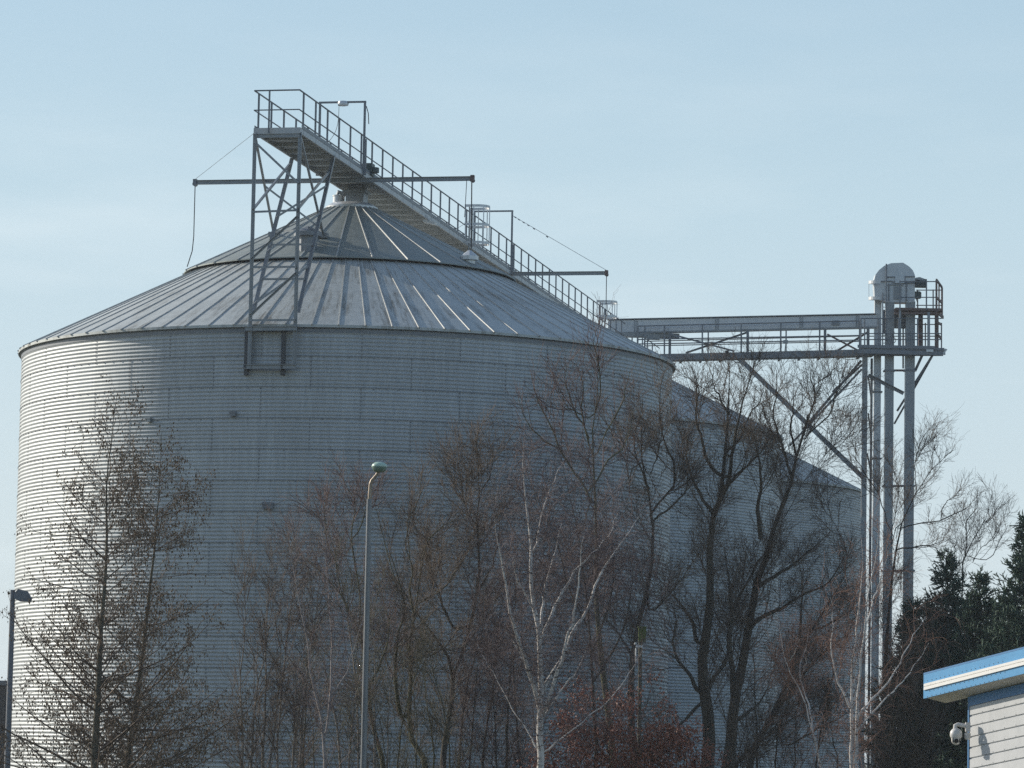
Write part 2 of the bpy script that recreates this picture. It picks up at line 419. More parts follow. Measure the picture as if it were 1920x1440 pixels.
# front trestle
tre = MB()
def CWs(s, l, z): return CW(s, l, z)
sL = -9.28; zl = P(470, 690, 94).z
legs = {}
wallp = wall_hit(515, 690)
legT = {-1: CW(sL, -HW, DZ+.03), 1: CW(sL, HW, DZ+.03)}
legB = {k: Vector((v.x, v.y, zl)) for k, v in legT.items()}
trestle = MB()
mb = MB(); mb.bar(CW(sL+.05, -HW, DZ-.05), CW(sL+.05, HW, DZ-.05), .07, .1); trestle = mb.build('trestle', M['steel_l'], cat)
mb = MB()
for k in (-1, 1):
    lm = MB(); lm.angle(legB[k], legT[k], .10, ref=(1, 0, 0)); lm.build('trestle_leg', M['steel_l'], trestle)
def lerp(a, b, t): return a+(b-a)*t
incT = {k: CW(-5.6, k*HW*.95, DZ) for k in (-1, 1)}
incB = {k: Vector((legT[k].x, legT[k].y, EAVE+.35))+D*.25 for k in (-1, 1)}
for k in (-1, 1):
    lm = MB(); lm.angle(incB[k], incT[k], .11, ref=(1, 0, 0)); lm.build('trestle_leg', M['steel_l'], trestle)
footL = roof_hit(513, 444); footR = roof_hit(606, 446)
foot = {-1: footL, 1: footR}
for k in (-1, 1):
    lm = MB(); lm.angle(foot[k]+Vector((0, 0, .05)), legT[k]+Vector((0, 0, -.08)), .07, ref=(1, 0, 0)); lm.box(foot[k]+Vector((0, 0, .06)), .26, .2, .14, N, D); lm.build('trestle_leg', M['steel_l'], trestle)
def br(a, b, w=.055):
    x = MB(); x.angle(a, b, w); x.build('cross_brace', M['steel_l'], trestle)
L = lambda k, t: lerp(legT[k], legB[k], t)
I = lambda k, t: lerp(incT[k], incB[k], t)
G = lambda k, t: lerp(legT[k], foot[k], t)
br(L(-1, .04), L(1, .22)); br(L(-1, .34), L(1, .335)); br(L(1, .36), L(-1, .54)); br(L(-1, .575), L(1, .575)); br(L(1, .60), L(-1, .78)); br(L(-1, .80), L(1, .80))
br(G(-1, .45), G(1, .45)); br(G(-1, .50), G(1, .92)); br(G(-1, .95), G(1, .92))
br(I(-1, .62), I(1, .38)); br(I(-1, .40), I(1, .20)); br(I(-1, .58), I(1, .58)); br(I(-1, .95), I(1, .72)); br(I(-1, .80), I(1, .80)); br(L(-1, .33), I(-1, .05)); br(L(1, .33), I(1, .1))
# bracket frame on the wall below the eave
for px in (465, 533):
    a = wall_hit(px, 622); b = wall_hit(px+(-1), 704); x = MB(); er = Vector((a.x-C1.x, a.y-C1.y, 0)).normalized(); et = Vector((-er.y, er.x, 0))
    b = Vector((a.x, a.y, b.z)); x.box((a+b)/2+er*.06, .10, .10, a.z-b.z, er, et); x.box(b+er*.12+Vector((0, 0, .22)), .2, .05, .10, er, et); x.build('wall_bracket', M['channel'], trestle)
for z in (zl+.03, P(500, 617, 94).z):
    x = MB(); a = Vector((legB[-1].x, legB[-1].y, z)); b = Vector((legB[1].x, legB[1].y, z)); x.ibeam(a-N*.12, b+N*.06, .1, .11); x.build('bracket_beam', M['steel_l'], trestle)
# portal frames, the first with a lamp
def portal(s, h, lamp):
    mb = MB()
    for k in (-1, 1): mb.bar(CW(s, k*(HW+.04), DZ), CW(s, k*(HW+.04), DZ+h), .065, .065)
    for k in (-1, 1): mb.bar(CW(s, k*(HW+.06), DZ), CW(s, k*(HW+.06), DZ+1.0), .11, .09)
    mb.bar(CW(s, -HW-.072, DZ+h+.025), CW(s, HW+.072, DZ+h+.025), .05, .05)
    o = mb.build('portal_frame', M['steel'], cat)
    if lamp:
        x = MB(); c = CW(s, .02, DZ+h-.02); x.lathe(c, [(.04, -.07), (.12, -.05), (.135, .01), (.11, .07), (.05, .085)], 16, 1.15, .8)
        x.build('floodlight', M['steel_b'], o, smooth=True)
        x = MB(); x.box(c-N*.1, .07, .1, .12, N, D); x.build('lamp_fitting', M['steel'], o)
        x = MB(); a = CW(s, -.1, DZ+h-.1); b = CW(s, -.45, DZ+.9); pts = [lerp(a, b, t)+N*(.12*math.sin(t*2.9))-Vector((0, 0, .1*math.sin(t*3.1))) for t in [i/10 for i in range(11)]]; x.tube(pts, .007, 4); x.build('lamp_cable', M['dark'], o)
        x = MB(); a = CW(s, HW+.08, DZ+h-.1); x.tube([a, a+N*.06-Vector((0, 0, .2)), a+N*.08-Vector((0, 0, .5))], .012, 4); x.build('lamp_cable', M['dark'], o)
    return o
portal(-2.4, 2.02, True); portal(18.6, 2.1, False)
# hoist beams: one under each portal, across the catwalk
def hoist(s, la, lb, ropes, stayA, stayB, dz=.02, rise=0.0):
    a = CW(s, la, DZ+dz); b = CW(s, lb, DZ+dz+rise); mb = MB(); mb.ibeam(a, b, .09, .12); o = mb.build('hoist_beam', M['steel_l'], cat)
    for p in (a, b):
        x = MB(); x.box(p, .10, .12, .18, N, D); x.tube([p-D*.08-Vector((0, 0, .05)), p+D*.08-Vector((0, 0, .05))], .06, 10); x.build('pulley_block', M['rust'] if p is b else M['steel'], o)
    for pts, r in ropes:
        x = MB(); x.tube([Vector(q) for q in pts], r, 5); x.build('hoist_rope', M['dark'], o)
    for q0, q1 in ((a, stayA), (b, stayB)):
        if q1 is None: continue
        x = MB(); x.tube([q0+Vector((0, 0, .09)), q1], .007, 4)
        if q0 is b:
            for t in (.62, .76, .82, .87, .92, .96): x.tube([lerp(q0, q1, t), lerp(q0, q1, t+.02)], .018, 4)
        x.build('stay_wire', M['steel'], o)
    return o
sB = -2.4; yB = CW(sB, 0, 0).y
la = -4.18; lb = 3.72
pa = CW(sB, la, DZ-.16); pb = CW(sB, lb, DZ-.16)
hoist(sB, la, lb, [([pa, pa-Vector((0, 0, 1.5)), pa-Vector((.03, 0, 1.9)), pa-Vector((.16, 0, 2.35))], .014), ([pb-N*.02, pb-Vector((0, 0, 1.9))], .017), ([pb-N*.16, pb-N*.2-Vector((0, 0, 1.05))], .01)], CW(S0+.02, -HW, DZ+.03), None, dz=-.14)
sB2 = 18.6; pb2 = CW(sB2, 3.85, DZ)
hoist(sB2, -3.55, 3.85, [([pb2, pb2-Vector((0, 0, 1.6))], .014)], CW(sB2, -HW, DZ+1.95), CW(sB2, HW+.05, DZ+1.97))
# ladder cages beside the catwalk
def cage(s, zs, zb):
    mb = MB(); w = .36; dp = .72
    def U(t):                                 # t 0..1 round the hoop
        if t < .25: return (-w, dp*.5*t/.25)
        if t > .75: return (w, dp*.5*(1-t)/.25)
        a = math.pi*(t-.25)/.5; return (-w*math.cos(a), dp*.5+(dp*.5)*math.sin(a))
    for z in zs:
        pts = [CW(s+U(i/20)[0], HW+U(i/20)[1], DZ+z) for i in range(21)]
        for a, b in zip(pts, pts[1:]): mb.bar(a, b, .012, .08)
    for t in (.02, .2, .36, .5, .64, .8, .98):
        x, y = U(t); mb.bar(CW(s+x, HW+y, DZ+zs[-1]), CW(s+x, HW+y, DZ+zs[0]), .03, .012)
    o = mb.build('ladder_cage', M['steel_b'], cat)
    lm = MB()
    for q in (-.22, .22): lm.bar(CW(s+q, HW+.12, DZ+zb), CW(s+q, HW+.12, DZ+zs[0]+.02), .04, .025)
    z = zb+.1
    while z < .1: lm.tube([CW(s-.22, HW+.12, DZ+z), CW(s+.22, HW+.12, DZ+z)], .014, 6); z += .28
    lm.build('ladder', M['steel_l'], o)
    # roof landing at the ladder's foot
    return o
cage(11.6, (1.20, .62, .05), -1.2); cage(35.6, (1.18, .62), -1.1)
x = MB(); x.box(CW(-1.4, HW-.03, DZ+.30), .22, .34, .34, N, D); x.lathe(CW(-1.4, HW+.1, DZ+.26), [(.09, -.05), (.14, -.04), (.14, .1), (.09, .11)], 14); x.lathe(CW(-1.1, HW-.05, DZ+.3), [(.08, -.1), (.08, .1)], 10); x.build('winch_motor', M['drkgreen'], cat)
x = MB(); c = CW(5.6, HW+.16, DZ-.16); x.box(c, .36, .30, .07, (N+Vector((0, 0, -.22))).normalized(), D, (Vector((0, 0, 1))+N*.22).normalized()); x.bar(c, CW(5.6, HW, DZ+.1), .03, .03); x.build('floodlight', M['steel_b'], cat)
x = MB(); p = CW(-.1, -.52, DZ-.10); x.tube([p+N*.32-Vector((0, 0, .03)), p+N*.05-Vector((0, 0, .06)), p-N*.12, p-N*.14-Vector((0, 0, .12))], .06, 10); x.tube([p-N*.18-Vector((0, 0, .05)), p-N*.22-Vector((0, 0, .5)), p-N*.16-Vector((0, 0, .8))], .009, 4); x.tube([p-N*.12-Vector((0, 0, .05)), p-N*.2-Vector((0, 0, .35)), p-N*.1-Vector((0, 0, .95))], .007, 4); x.build('vent_elbow', M['steel_l'], cat)

# ------------------------------------------------------------------ conveyor bridge and elevator tower
def BY(px): return 143.3-2.0*(px-1190)/450
def B(px, py, dy=0.): return P(px, py, BY(px)+dy)
bridge = thing('conveyor_bridge', Vector((B(1200, 650).x, BY(1200), 0)), 'pale boxed conveyor on a railed steel walkway bridge between silos and tower', 'conveyor bridge')
mb = MB()
def boxseg(mb, a, b, c, d, depth):            # image quad a(top-left) b(top-right) c(bottom-right) d(bottom-left), pushed back
    e = Vector((.2034*.0, 1, 0))*depth
    mb.quadbox([d, c, c+e, d+e, a, b, b+e, a+e])
boxseg(mb, B(1140, 601, .35), B(1644, 590.5, .35), B(1644, 613.5, .35), B(1140, 625, .35), .55)
box = mb.build('conveyor_casing', M['duct'], bridge)
mb = MB()
for px in (1192, 1344, 1502, 1608):
    yt = 601-(px-1140)*.0208; 
    for dx in (-2.2, 2.2): mb.bar(B(px+dx, yt+.6, .33), B(px+dx, yt+23.2, .33), .035, .035)
mb.bar(B(1140, 600.3, .6), B(1644, 589.8, .6), .66, .03)
mb.bar(B(1140, 624.6, .32), B(1644, 613.2, .32), .05, .06)
mb.build('flange_joints', M['steel_l'], box)
mb = MB(); mb.box(B(1567, 605.5, .32), .3, .04, .2); mb.build('inspection_plate', M['steel_l'], box)
mb = MB(); mb.box(B(1202, 629, .5), 3.0, .5, .14); mb.box(B(1225, 632, .5), .5, .3, .2); mb.build('conveyor_drive', M['steel_l'], bridge)
mb = MB()
boxseg(mb, B(1225, 664), B(1640, 654.5), B(1640, 666), B(1225, 676), .07); boxseg(mb, B(1225, 664, 1.15), B(1640, 654.5, 1.15), B(1640, 666, 1.15), B(1225, 676, 1.15), .07)
boxseg(mb, B(1225, 671.5, .074), B(1640, 662, .074), B(1640, 664.5, .074), B(1225, 674, .074), 1.07)
for px in range(1240, 1640, 37): mb.box(B(px, 678-(px-1225)*.0235, .6), .08, 1.2, .08)
mb.build('bridge_deck', M['steel'], bridge)
for k, (x0, x1) in enumerate(((1256, 1402), (1549, 1628))):
    for (a, b) in (((x0+2, 627), (x1-25 if k == 0 else x1-16, 659)), ((x1-2, 624), (x0+30 if k == 0 else x0+14, 662))):
        mb = MB(); mb.angle(B(*a, .12), B(*b, .12), .07); mb.build('truss_brace', M['rust'] if k == 1 else M['steel'], bridge)
for px in (1256, 1328, 1402, 1474, 1547, 1628):
    w = .10 if px in (1256, 1402, 1547, 1628) else .05
    mb = MB(); mb.bar(B(px, 624-(px-1256)*.024+.5, .18), B(px-.3, 664-(px-1225)*.0229+2, .18), w, .08); mb.build('truss_post', M['steel'], bridge)
mb = MB()
for ya, yb in ((611.5, 601.5), (636.5, 629), (645, 637.5)): mb.tube([B(1196, ya), B(1615, yb)], .026, 6)
for ya, yb in ((640, 630), (648.5, 640)): mb.tube([B(1210, ya, 1.15), B(1615, yb, 1.15)], .022, 6)
hr = mb.build('bridge_handrail', M['steel'], bridge)
for px in (1196, 1209, 1246, 1317, 1390, 1464, 1537, 1612):
    mb = MB(); top = 611.5-(px-1196)*.0239; mb.bar(B(px, top), B(px-.3, 664.5-(px-1225)*.0229), .06, .05); mb.build('railing_post', M['steel'], hr)
x = MB(); x.box(B(1473, 641, -.05), .18, .1, .14); x.bar(B(1473, 644, -.03), B(1471, 660, -.03), .02); x.build('junction_box', M['steel_l'], bridge)
x = MB(); x.box(B(1363, 662, -.06), .14, .09, .2); x.build('junction_box', M['dark'], bridge)
x = MB(); x.tube([B(1572+q*4.3, 668.5+6*math.sin(q*.314), .02) for q in range(11)], .012, 4); x.build('hanging_cable', M['dark'], bridge)

TY = 141.3
def T(x, y, dy=0.): return P(1560+.20833*x, 470+.20833*y, TY+dy)    # coordinates read off the enlarged tower view
def Z(px, py, dy=0.): return P(px, py, TY+dy)
tower = thing('elevator_tower', Vector((Z(1670, 660).x, TY, 0)), 'tall grain elevator tower with domed head, twin square trunks and railed platforms', 'elevator tower')
def ground_under(p): return Vector((p.x, p.y, 0))
def vduct(x0, x1, ytop, dep, dy, name, mat, flanges=(), ybot=None):
    a = T(x0, ytop, dy); b = T(x1, ytop, dy); w = b.x-a.x; c = (a+b)/2; z0 = 0 if ybot is None else T(x0, ybot, dy).z
    mb = MB(); mb.box(Vector((c.x, c.y+dep/2, (c.z+z0)/2)), w, dep, c.z-z0); 
    o = mb.build(name, mat, tower)
    for fy in flanges:
        z = T((x0+x1)/2, fy, dy).z; x = MB()
        t = .035
        for sx, sy, lx, ly in ((0, -1, w+.12, t), (0, 1, w+.12, t), (-1, 0, t, dep), (1, 0, t, dep)):
            x.box(Vector((c.x+sx*(w/2+t/2+.002), c.y+dep/2+sy*(dep/2+t/2+.002), z)), lx, ly, .06)
        x.build('flange', M['steel'], o)
    return o
trunkA = vduct(485, 562, 455, .32, 0, 'elevator_trunk', M['steel_l'], (1078, 2120, 2880))
trunkB = vduct(666, 750, 455, .34, 0, 'elevator_trunk', M['steel_l'], (1076, 2115, 2880))
vduct(385, 447, 432, .26, .4, 'spout_duct', M['duct'], (1270, 1870, 900))
# tie plates between trunks
for y in (1078, 2118, 2882):
    x = MB(); x.bar(T(480, y, .1), T(740, y, .1), .05, .08); x.build('trunk_tie', M['rust'] if y == 1078 else M['steel'], tower)
# head: domed housing
dome = [(377, 275), (392, 215), (425, 172), (472, 135), (532, 112), (640, 108), (692, 140), (727, 175), (745, 215), (750, 275)]
mb = MB(); mb.prism([T(x, y, -.05) for x, y in dome], (0, .62, 0)); head = mb.build('elevator_head', M['duct'], tower)
mb = MB(); poly = [(377, 278), (386, 430), (440, 445), (505, 465), (745, 465), (747, 278)]; mb.prism([T(x, y, -.03) for x, y in poly], (0, .58, 0)); mb.build('lower_housing', M['duct'], head)
mb = MB()
for a, b in (((487, 237), (565, 237)), ((655, 233), (748, 233)), ((490, 118), (490, 275)), ((512, 300), (512, 455)), ((670, 290), (670, 455)), ((655, 233), (655, 285)), ((545, 288), (745, 288)), ((377, 277), (545, 274))):
    mb.bar(T(*a, -.07), T(*b, -.07), .045, .04)
mb.build('housing_flange', M['steel'], head)
mb = MB(); mb.box(T(610, 262, -.09), .36, .03, .26); mb.build('cover_plate', M['duct'], head)
mb = MB(); mb.box(T(570, 306, -.06), .6, .03, .05); mb.box(T(590, 380, -.05), .3, .03, .5); mb.build('side_panel', M['steel_l'], head)
# ladder cage left of the head
mb = MB()
for y in (285, 430):
    pts = [T(438-108*math.sin(math.pi*i/14), y-4*math.cos(math.pi*i/14), .1-.45*math.cos(math.pi*i/14)) for i in range(15)]
    for a, b in zip(pts, pts[1:]): mb.bar(a, b, .02, .12)
for x_ in (332,): mb.bar(T(x_, 290, .1), T(x_, 430, .1), .018, .018)
mb.build('ladder_cage', M['steel_b'], tower)
lm = MB()
for x_ in (456, 488): lm.bar(T(x_, 118 if x_ == 488 else 380, -.3), T(x_, 880, -.3), .045, .045)
for y in range(400, 870, 36): lm.tube([T(456, y, -.3), T(488, y, -.3)], .014, 5)
lm.build('ladder', M['steel'], tower)
# drive motor on the right of the head
mb = MB(); mb.box(T(800, 295, .1), .42, .4, .30); mb.lathe(T(770, 400, .1), [(.11, -.14), (.15, -.1), (.15, .1), (.11, .14)], 12); drive = mb.build('drive_motor', M['drkgreen'], tower)
mb = MB(); mb.prism([T(752, 243, -.1), T(790, 237, -.1), T(838, 255, -.1), T(838, 270, -.1), T(752, 266, -.1)], (0, .4, 0)); mb.build('motor_cover', M['steel_l'], drive)
mb = MB(); mb.tube([T(755, 430, .1), T(772, 470, 0), T(775, 540, 0)], .018, 5); mb.build('power_cable', M['dark'], drive)
# platforms
def plat(x0, x1, y0, y1, ya, yb, name, mat, dep):
    mb = MB(); mb.box((T(x0, (y0+y1)/2)+T(x1, (y0+y1)/2))/2+Vector((0, dep/2-.45, 0)), T(x1, y0).x-T(x0, y0).x, dep, T(x0, y0).z-T(x0, y1).z); return mb.build(name, mat, tower)
up = plat(560, 985, 528, 552, 0, 0, 'upper_platform', M['rust'], 1.5)
mb = MB(); mb.bar(T(560, 562, -.4), T(940, 562, -.4), .05, .07); mb.bar(T(935, 545, -.45), T(1000, 600, 1.0), .05, .12); mb.build('platform_edge', M['rust'], up)
low = plat(255, 1000, 880, 905, 0, 0, 'lower_platform', M['steel'], 1.7)
mb = MB(); mb.bar(T(230, 905, -.48), T(1000, 925, -.48), .06, .16); mb.bar(T(230, 860, -.5), T(930, 872, -.5), .02, .12); mb.bar(T(300, 925, 1.2), T(1000, 925, 1.2), .06, .2)
mb.bar(T(935, 900, -.48), T(1015, 925, 1.1), .05, .12); mb.build('platform_edge', M['steel'], low)
mb = MB(); mb.box(T(880, 900, -.53), .28, .03, .10); mb.prism([T(985, 905, .6), T(1022, 880, .6), T(1040, 890, .6), T(1000, 935, .6)], (0, .2, 0)); mb.build('edge_bracket', M['steel_b'], low)
def rail(parent, xs_posts, ys_rails, x0, x1, dy, y_top, y_bot, mat, w=.05):
    mb = MB()
    for y in ys_rails: mb.tube([T(x0, y, dy), T(x1, y, dy)], .022, 6)
    o = mb.build('platform_railing', mat, parent)
    for x_ in xs_posts: mb = MB(); mb.bar(T(x_, y_top, dy), T(x_, y_bot, dy), w, w); mb.build('railing_post', mat, o)
rail(up, (612, 850), (278, 420), 612, 940, -.45, 270, 535, M['steel'])
rail(up, (770, 910), (355, 492), 755, 985, 1.0, 350, 535, M['steel'])
rail(low, (260, 294, 420, 600, 770), (610, 746, 800), 255, 985, -.45, 608, 880, M['steel'])
rail(low, (840, 985), (664, 770, 800), 330, 985, 1.1, 650, 890, M['steel'])
mb = MB()
for a, b in (((940, 262, -.45), (990, 330, 1.0)), ((940, 420, -.45), (990, 470, 1.0)), ((955, 650, -.4), (985, 665, 1.0)), ((940, 740, -.4), (985, 795, 1.0))): mb.bar(T(*a), T(*b), .05, .09)
o = mb.build('platform_railing', M['rust'], up)
for a, b, w in (((940, 262, -.45), (940, 590, -.45), .07), ((963, 300, .3), (963, 570, .3), .05), ((990, 332, 1.0), (990, 612, 1.0), .07)):
    mb = MB(); mb.bar(T(*a), T(*b), w, w); mb.build('railing_post', M['rust'], o)
for x0, w, y0, y1, mt, dy in ((323, .10, 610, 880, 'steel', .6), (612, .08, 535, 880, 'steel_l', -.4), (797, .17, 560, 880, 'rust', .5), (870, .10, 555, 880, 'steel_l', -.42), (942, .14, 575, 905, 'rust', .2), (640, .06, 600, 1060, 'steel', .5)):
    mb = MB(); mb.bar(T(x0, y0, dy), T(x0, y1, dy), w, w); mb.build('platform_column', M[mt], tower)
mb = MB(); mb.box(T(610, 640, .5), .9, .3, .5); mb.box(T(470, 640, .5), .14, .3, .9); mb.build('gear_housing', M['steel'], tower)
mb = MB(); mb.tube([T(560+14*math.sin(t*.6), 830-9*t, -.2) for t in range(12)], .014, 4); mb.build('power_cable', M['dark'], tower)
# main leg and frame
p = Z(1622, 652, .2); mb = MB(); mb.bar(Vector((p.x, p.y, 0)), p, .20, .16); mb.build('tower_leg', M['steel_l'], tower)
p = Z(1634.5, 672, .9); mb = MB(); mb.bar(Vector((p.x, p.y, 0)), p, .09, .09); mb.build('tower_leg', M['steel'], tower)
for y in (742, 815, 890, 960):
    mb = MB(); mb.box(Z(1617.5, y, .1), .06, .2, .22); mb.build('leg_splice', M['steel'], tower)
for a, b in (((1628, 705), (1634, 750)), ((1628, 775), (1634, 822)), ((1626, 850), (1634, 890))):
    mb = MB(); mb.bar(Z(*a, .3), Z(*b, .8), .05, .05); mb.build('tower_brace', M['steel'], tower)
for a, b, w in ((T(325, 1120, -.1), T(645, 1285, -.1), .13), (T(905, 940, -.3), T(585, 1445, .5), .08), (T(830, 900, -.4), T(747, 1085, .0), .10), (T(905, 945, -.1), T(560, 1560, .6), .07)):
    mb = MB(); mb.angle(a, b, w, ref=(0, 1, 0)); mb.build('tower_brace', M['steel'], tower)
a = P(1387, 673, BY(1387)+.1); b = Z(1619, 896, .1); mb = MB(); mb.ibeam(a, b, .14, .18); mb.build('diagonal_strut', M['steel_l'], tower)
for a, b, w in (((1615, 676), (1505, 806), .10), ((1616, 684), (1560, 735), .07), ((1616, 692), (1480, 836), .08), ((1566, 733), (1572, 740), .06)):
    mb = MB(); mb.angle(Z(*a, .5), Z(*b, 1.2), w, ref=(0, 1, 0)); mb.build('diagonal_strut', M['steel'], tower)

# ------------------------------------------------------------------ trees
def resample(pts, n):
    pts = np.array(pts, float); 
    # Catmull-Rom through the points, then even arc length
    Pp = np.vstack([2*pts[0]-pts[1], pts, 2*pts[-1]-pts[-2]]); out = []
    for i in range(1, len(Pp)-2):
        p0, p1, p2, p3 = Pp[i-1:i+3]
        for t in np.linspace(0, 1, 8, endpoint=False):
            out.append(.5*((2*p1)+(-p0+p2)*t+(2*p0-5*p1+4*p2-p3)*t*t+(-p0+3*p1-3*p2+p3)*t**3))
    out.append(Pp[-2]); out = np.array(out); s = np.r_[0, np.cumsum(np.linalg.norm(np.diff(out, axis=0), axis=1))]
    u = np.linspace(0, s[-1], n); return np.stack([np.interp(u, s, out[:, k]) for k in range(3)], 1)
def unit(a): return a/np.maximum(np.linalg.norm(a, axis=-1, keepdims=True), 1e-9)
def tubes(Pt, Rd, k):
    Nn, n, _ = Pt.shape
    T_ = np.empty_like(Pt); T_[:, 1:-1] = Pt[:, 2:]-Pt[:, :-2]; T_[:, 0] = Pt[:, 1]-Pt[:, 0]; T_[:, -1] = Pt[:, -1]-Pt[:, -2]; T_ = unit(T_)
    mean = unit(Pt[:, -1]-Pt[:, 0]); ref = np.where(np.abs(mean[:, 1:2]) < .7, np.array([[0, 1., 0]]), np.array([[1., 0, 0]]))[:, None]
    U = unit(np.cross(T_, ref)); Vv = np.cross(T_, U)
    a = np.arange(k)*2*np.pi/k
    V = Pt[:, :, None]+Rd[:, :, None, None]*(U[:, :, None]*np.cos(a)[None, None, :, None]+Vv[:, :, None]*np.sin(a)[None, None, :, None])
    b = (np.arange(Nn)*n*k)[:, None, None]; i = (np.arange(n-1)*k)[None, :, None]; j = np.arange(k)[None, None]; j2 = (j+1) % k
    Q = np.stack([b+i+j, b+i+j2, b+i+k+j2, b+i+k+j], 3).reshape(-1, 4)
    return V.reshape(-1, 3), Q
def merge(parts):
    Vs, Qs, o = [], [], 0
    for V, Q in parts: Vs.append(V); Qs.append(Q+o); o += len(V)
    return np.concatenate(Vs), np.concatenate(Qs)
def grow(g, Pt, Rd, dens, t0, ang, lenf, up, wig, npts, rf, rmin, t1=1., bias=None, droop_end=0.):
    Nn, n, _ = Pt.shape
    plen = np.linalg.norm(np.diff(Pt, axis=1), axis=2).sum(1)
    cnt = g.poisson(np.maximum(dens*plen*(t1-t0), .01)); idx = np.repeat(np.arange(Nn), cnt); m = len(idx)
    if m == 0: return np.zeros((0, npts, 3)), np.zeros((0, npts))
    t = t0+(t1-t0)*g.random(m); xx = t*(n-1); i = np.minimum(xx.astype(int), n-2); fr = (xx-i)[:, None]
    base = Pt[idx, i]*(1-fr)+Pt[idx, i+1]*fr; tan = unit(Pt[idx, i+1]-Pt[idx, i]); rp = Rd[idx, i]*(1-fr[:, 0])+Rd[idx, i+1]*fr[:, 0]
    pr = g.normal(size=(m, 3)); pr = unit(pr-tan*(pr*tan).sum(1, keepdims=True))
    a = np.radians(g.normal(ang, 10, m))[:, None]
    d = unit(tan*np.cos(a)+pr*np.sin(a))
    ln = lenf(t, plen[idx])*g.uniform(.55, 1.25, m)
    pts = [base]; p = base
    for j in range(npts-1):
        d = unit(d+g.normal(size=(m, 3))*wig+np.array([0, 0, up-droop_end*(j/(npts-1))])+(0 if bias is None else np.array(bias)))
        p = p+d*(ln/(npts-1))[:, None]; pts.append(p)
    r1 = np.minimum(rp*.75, np.maximum(ln*rf, rmin))
    Rn = r1[:, None]+(np.minimum(rmin, r1)-r1)[:, None]*np.linspace(0, 1, npts)[None]
    return np.stack(pts, 1), Rn

def tree(name, seed, Y, limbs, label, group, trunk_mat, crown_mat, levels, n=14, kx=.28, trunk_part='trunk', extra=None, wob=.012, cat='tree', tap=1.35, fat=1.):
    """limbs: (pixel points, base radius px, tip radius px); first limb starts at the ground"""
    g = np.random.default_rng(seed); s = Y/F
    base = P(*limbs[0][0][0], Y); root = thing(name, Vector((base.x, Y, 0)), label, cat, group)
    LP, LR = [], []
    for k, (pp, ra, rb) in enumerate(limbs):
        first = k == 0 or pp[0][1] >= 1436
        kk = 0 if k == 0 else g.uniform(-kx, kx)*2; acc = 0; pts = []
        if first:
            b = P(*pp[0], Y); dxdz = 0; pts.append(np.array([b.x+g.normal()*.05, Y, 0.]))
        last = pp[0]; y0 = 0.; rmax = None
        if not first:                                  # start on the nearest limb already grown
            a0 = np.array(P(*pp[0], Y)); cand = np.concatenate([l for l in LP]); cr_ = np.concatenate([r for r in LR])
            dd = np.hypot(cand[:, 0]-a0[0], cand[:, 2]-a0[2]); j = dd.argmin()
            if dd[j] < 45*s: pts.append(cand[j]); y0 = cand[j][1]-Y; rmax = cr_[j]*.85
        for q in pp:
            acc += math.hypot(q[0]-last[0], q[1]-last[1])*s; last = q; pts.append(np.array(P(q[0], q[1], Y))+np.array([0, y0+kk*acc, 0]))
            # keep the seen position when moved in depth
            yy = Y+y0+kk*acc; pts[-1] = np.array(P(q[0], q[1], yy))
        pts = [p_ for i_, p_ in enumerate(pts) if i_ == 0 or np.linalg.norm(p_-pts[i_-1]) > .04]; R = resample(pts, n); w = g.normal(size=(n, 3))*wob; w[0] = 0; R = R+w
        ra *= fat; rr = (rb*.5+(ra-rb*.5)*(1-np.linspace(0, 1, n))**tap)*s
        if first: rr[0] *= 1.25
        if rmax: rr = np.minimum(rr, rmax)
        LP.append(R); LR.append(rr)
    LP = np.array(LP); LR = np.array(LR)
    V, Q = tubes(LP, LR, 9); np_mesh(trunk_part, V, Q, trunk_mat, root)
    cur = [(LP, LR)]; parts = []; allb = [(LP, LR)]
    for lv in levels:
        lv = dict(lv); src = lv.pop('src', -1); k = lv.pop('k', 3)
        Pt, Rd = allb[src]; Pn, Rn = grow(g, Pt, Rd, **lv); allb.append((Pn, Rn))
        if len(Pn): parts.append(tubes(Pn, Rn, k))
    if parts:
        V, Q = merge(parts); np_mesh('crown', V, Q, crown_mat, root)
    if extra: extra(g, allb, root)
    return root

def lf(f, lo=0., tap=.6): return lambda t, pl: lo+f*pl*(1-tap*t)
def ln_abs(a, tap=0.): return lambda t, pl: a*(1-tap*t)+0*pl
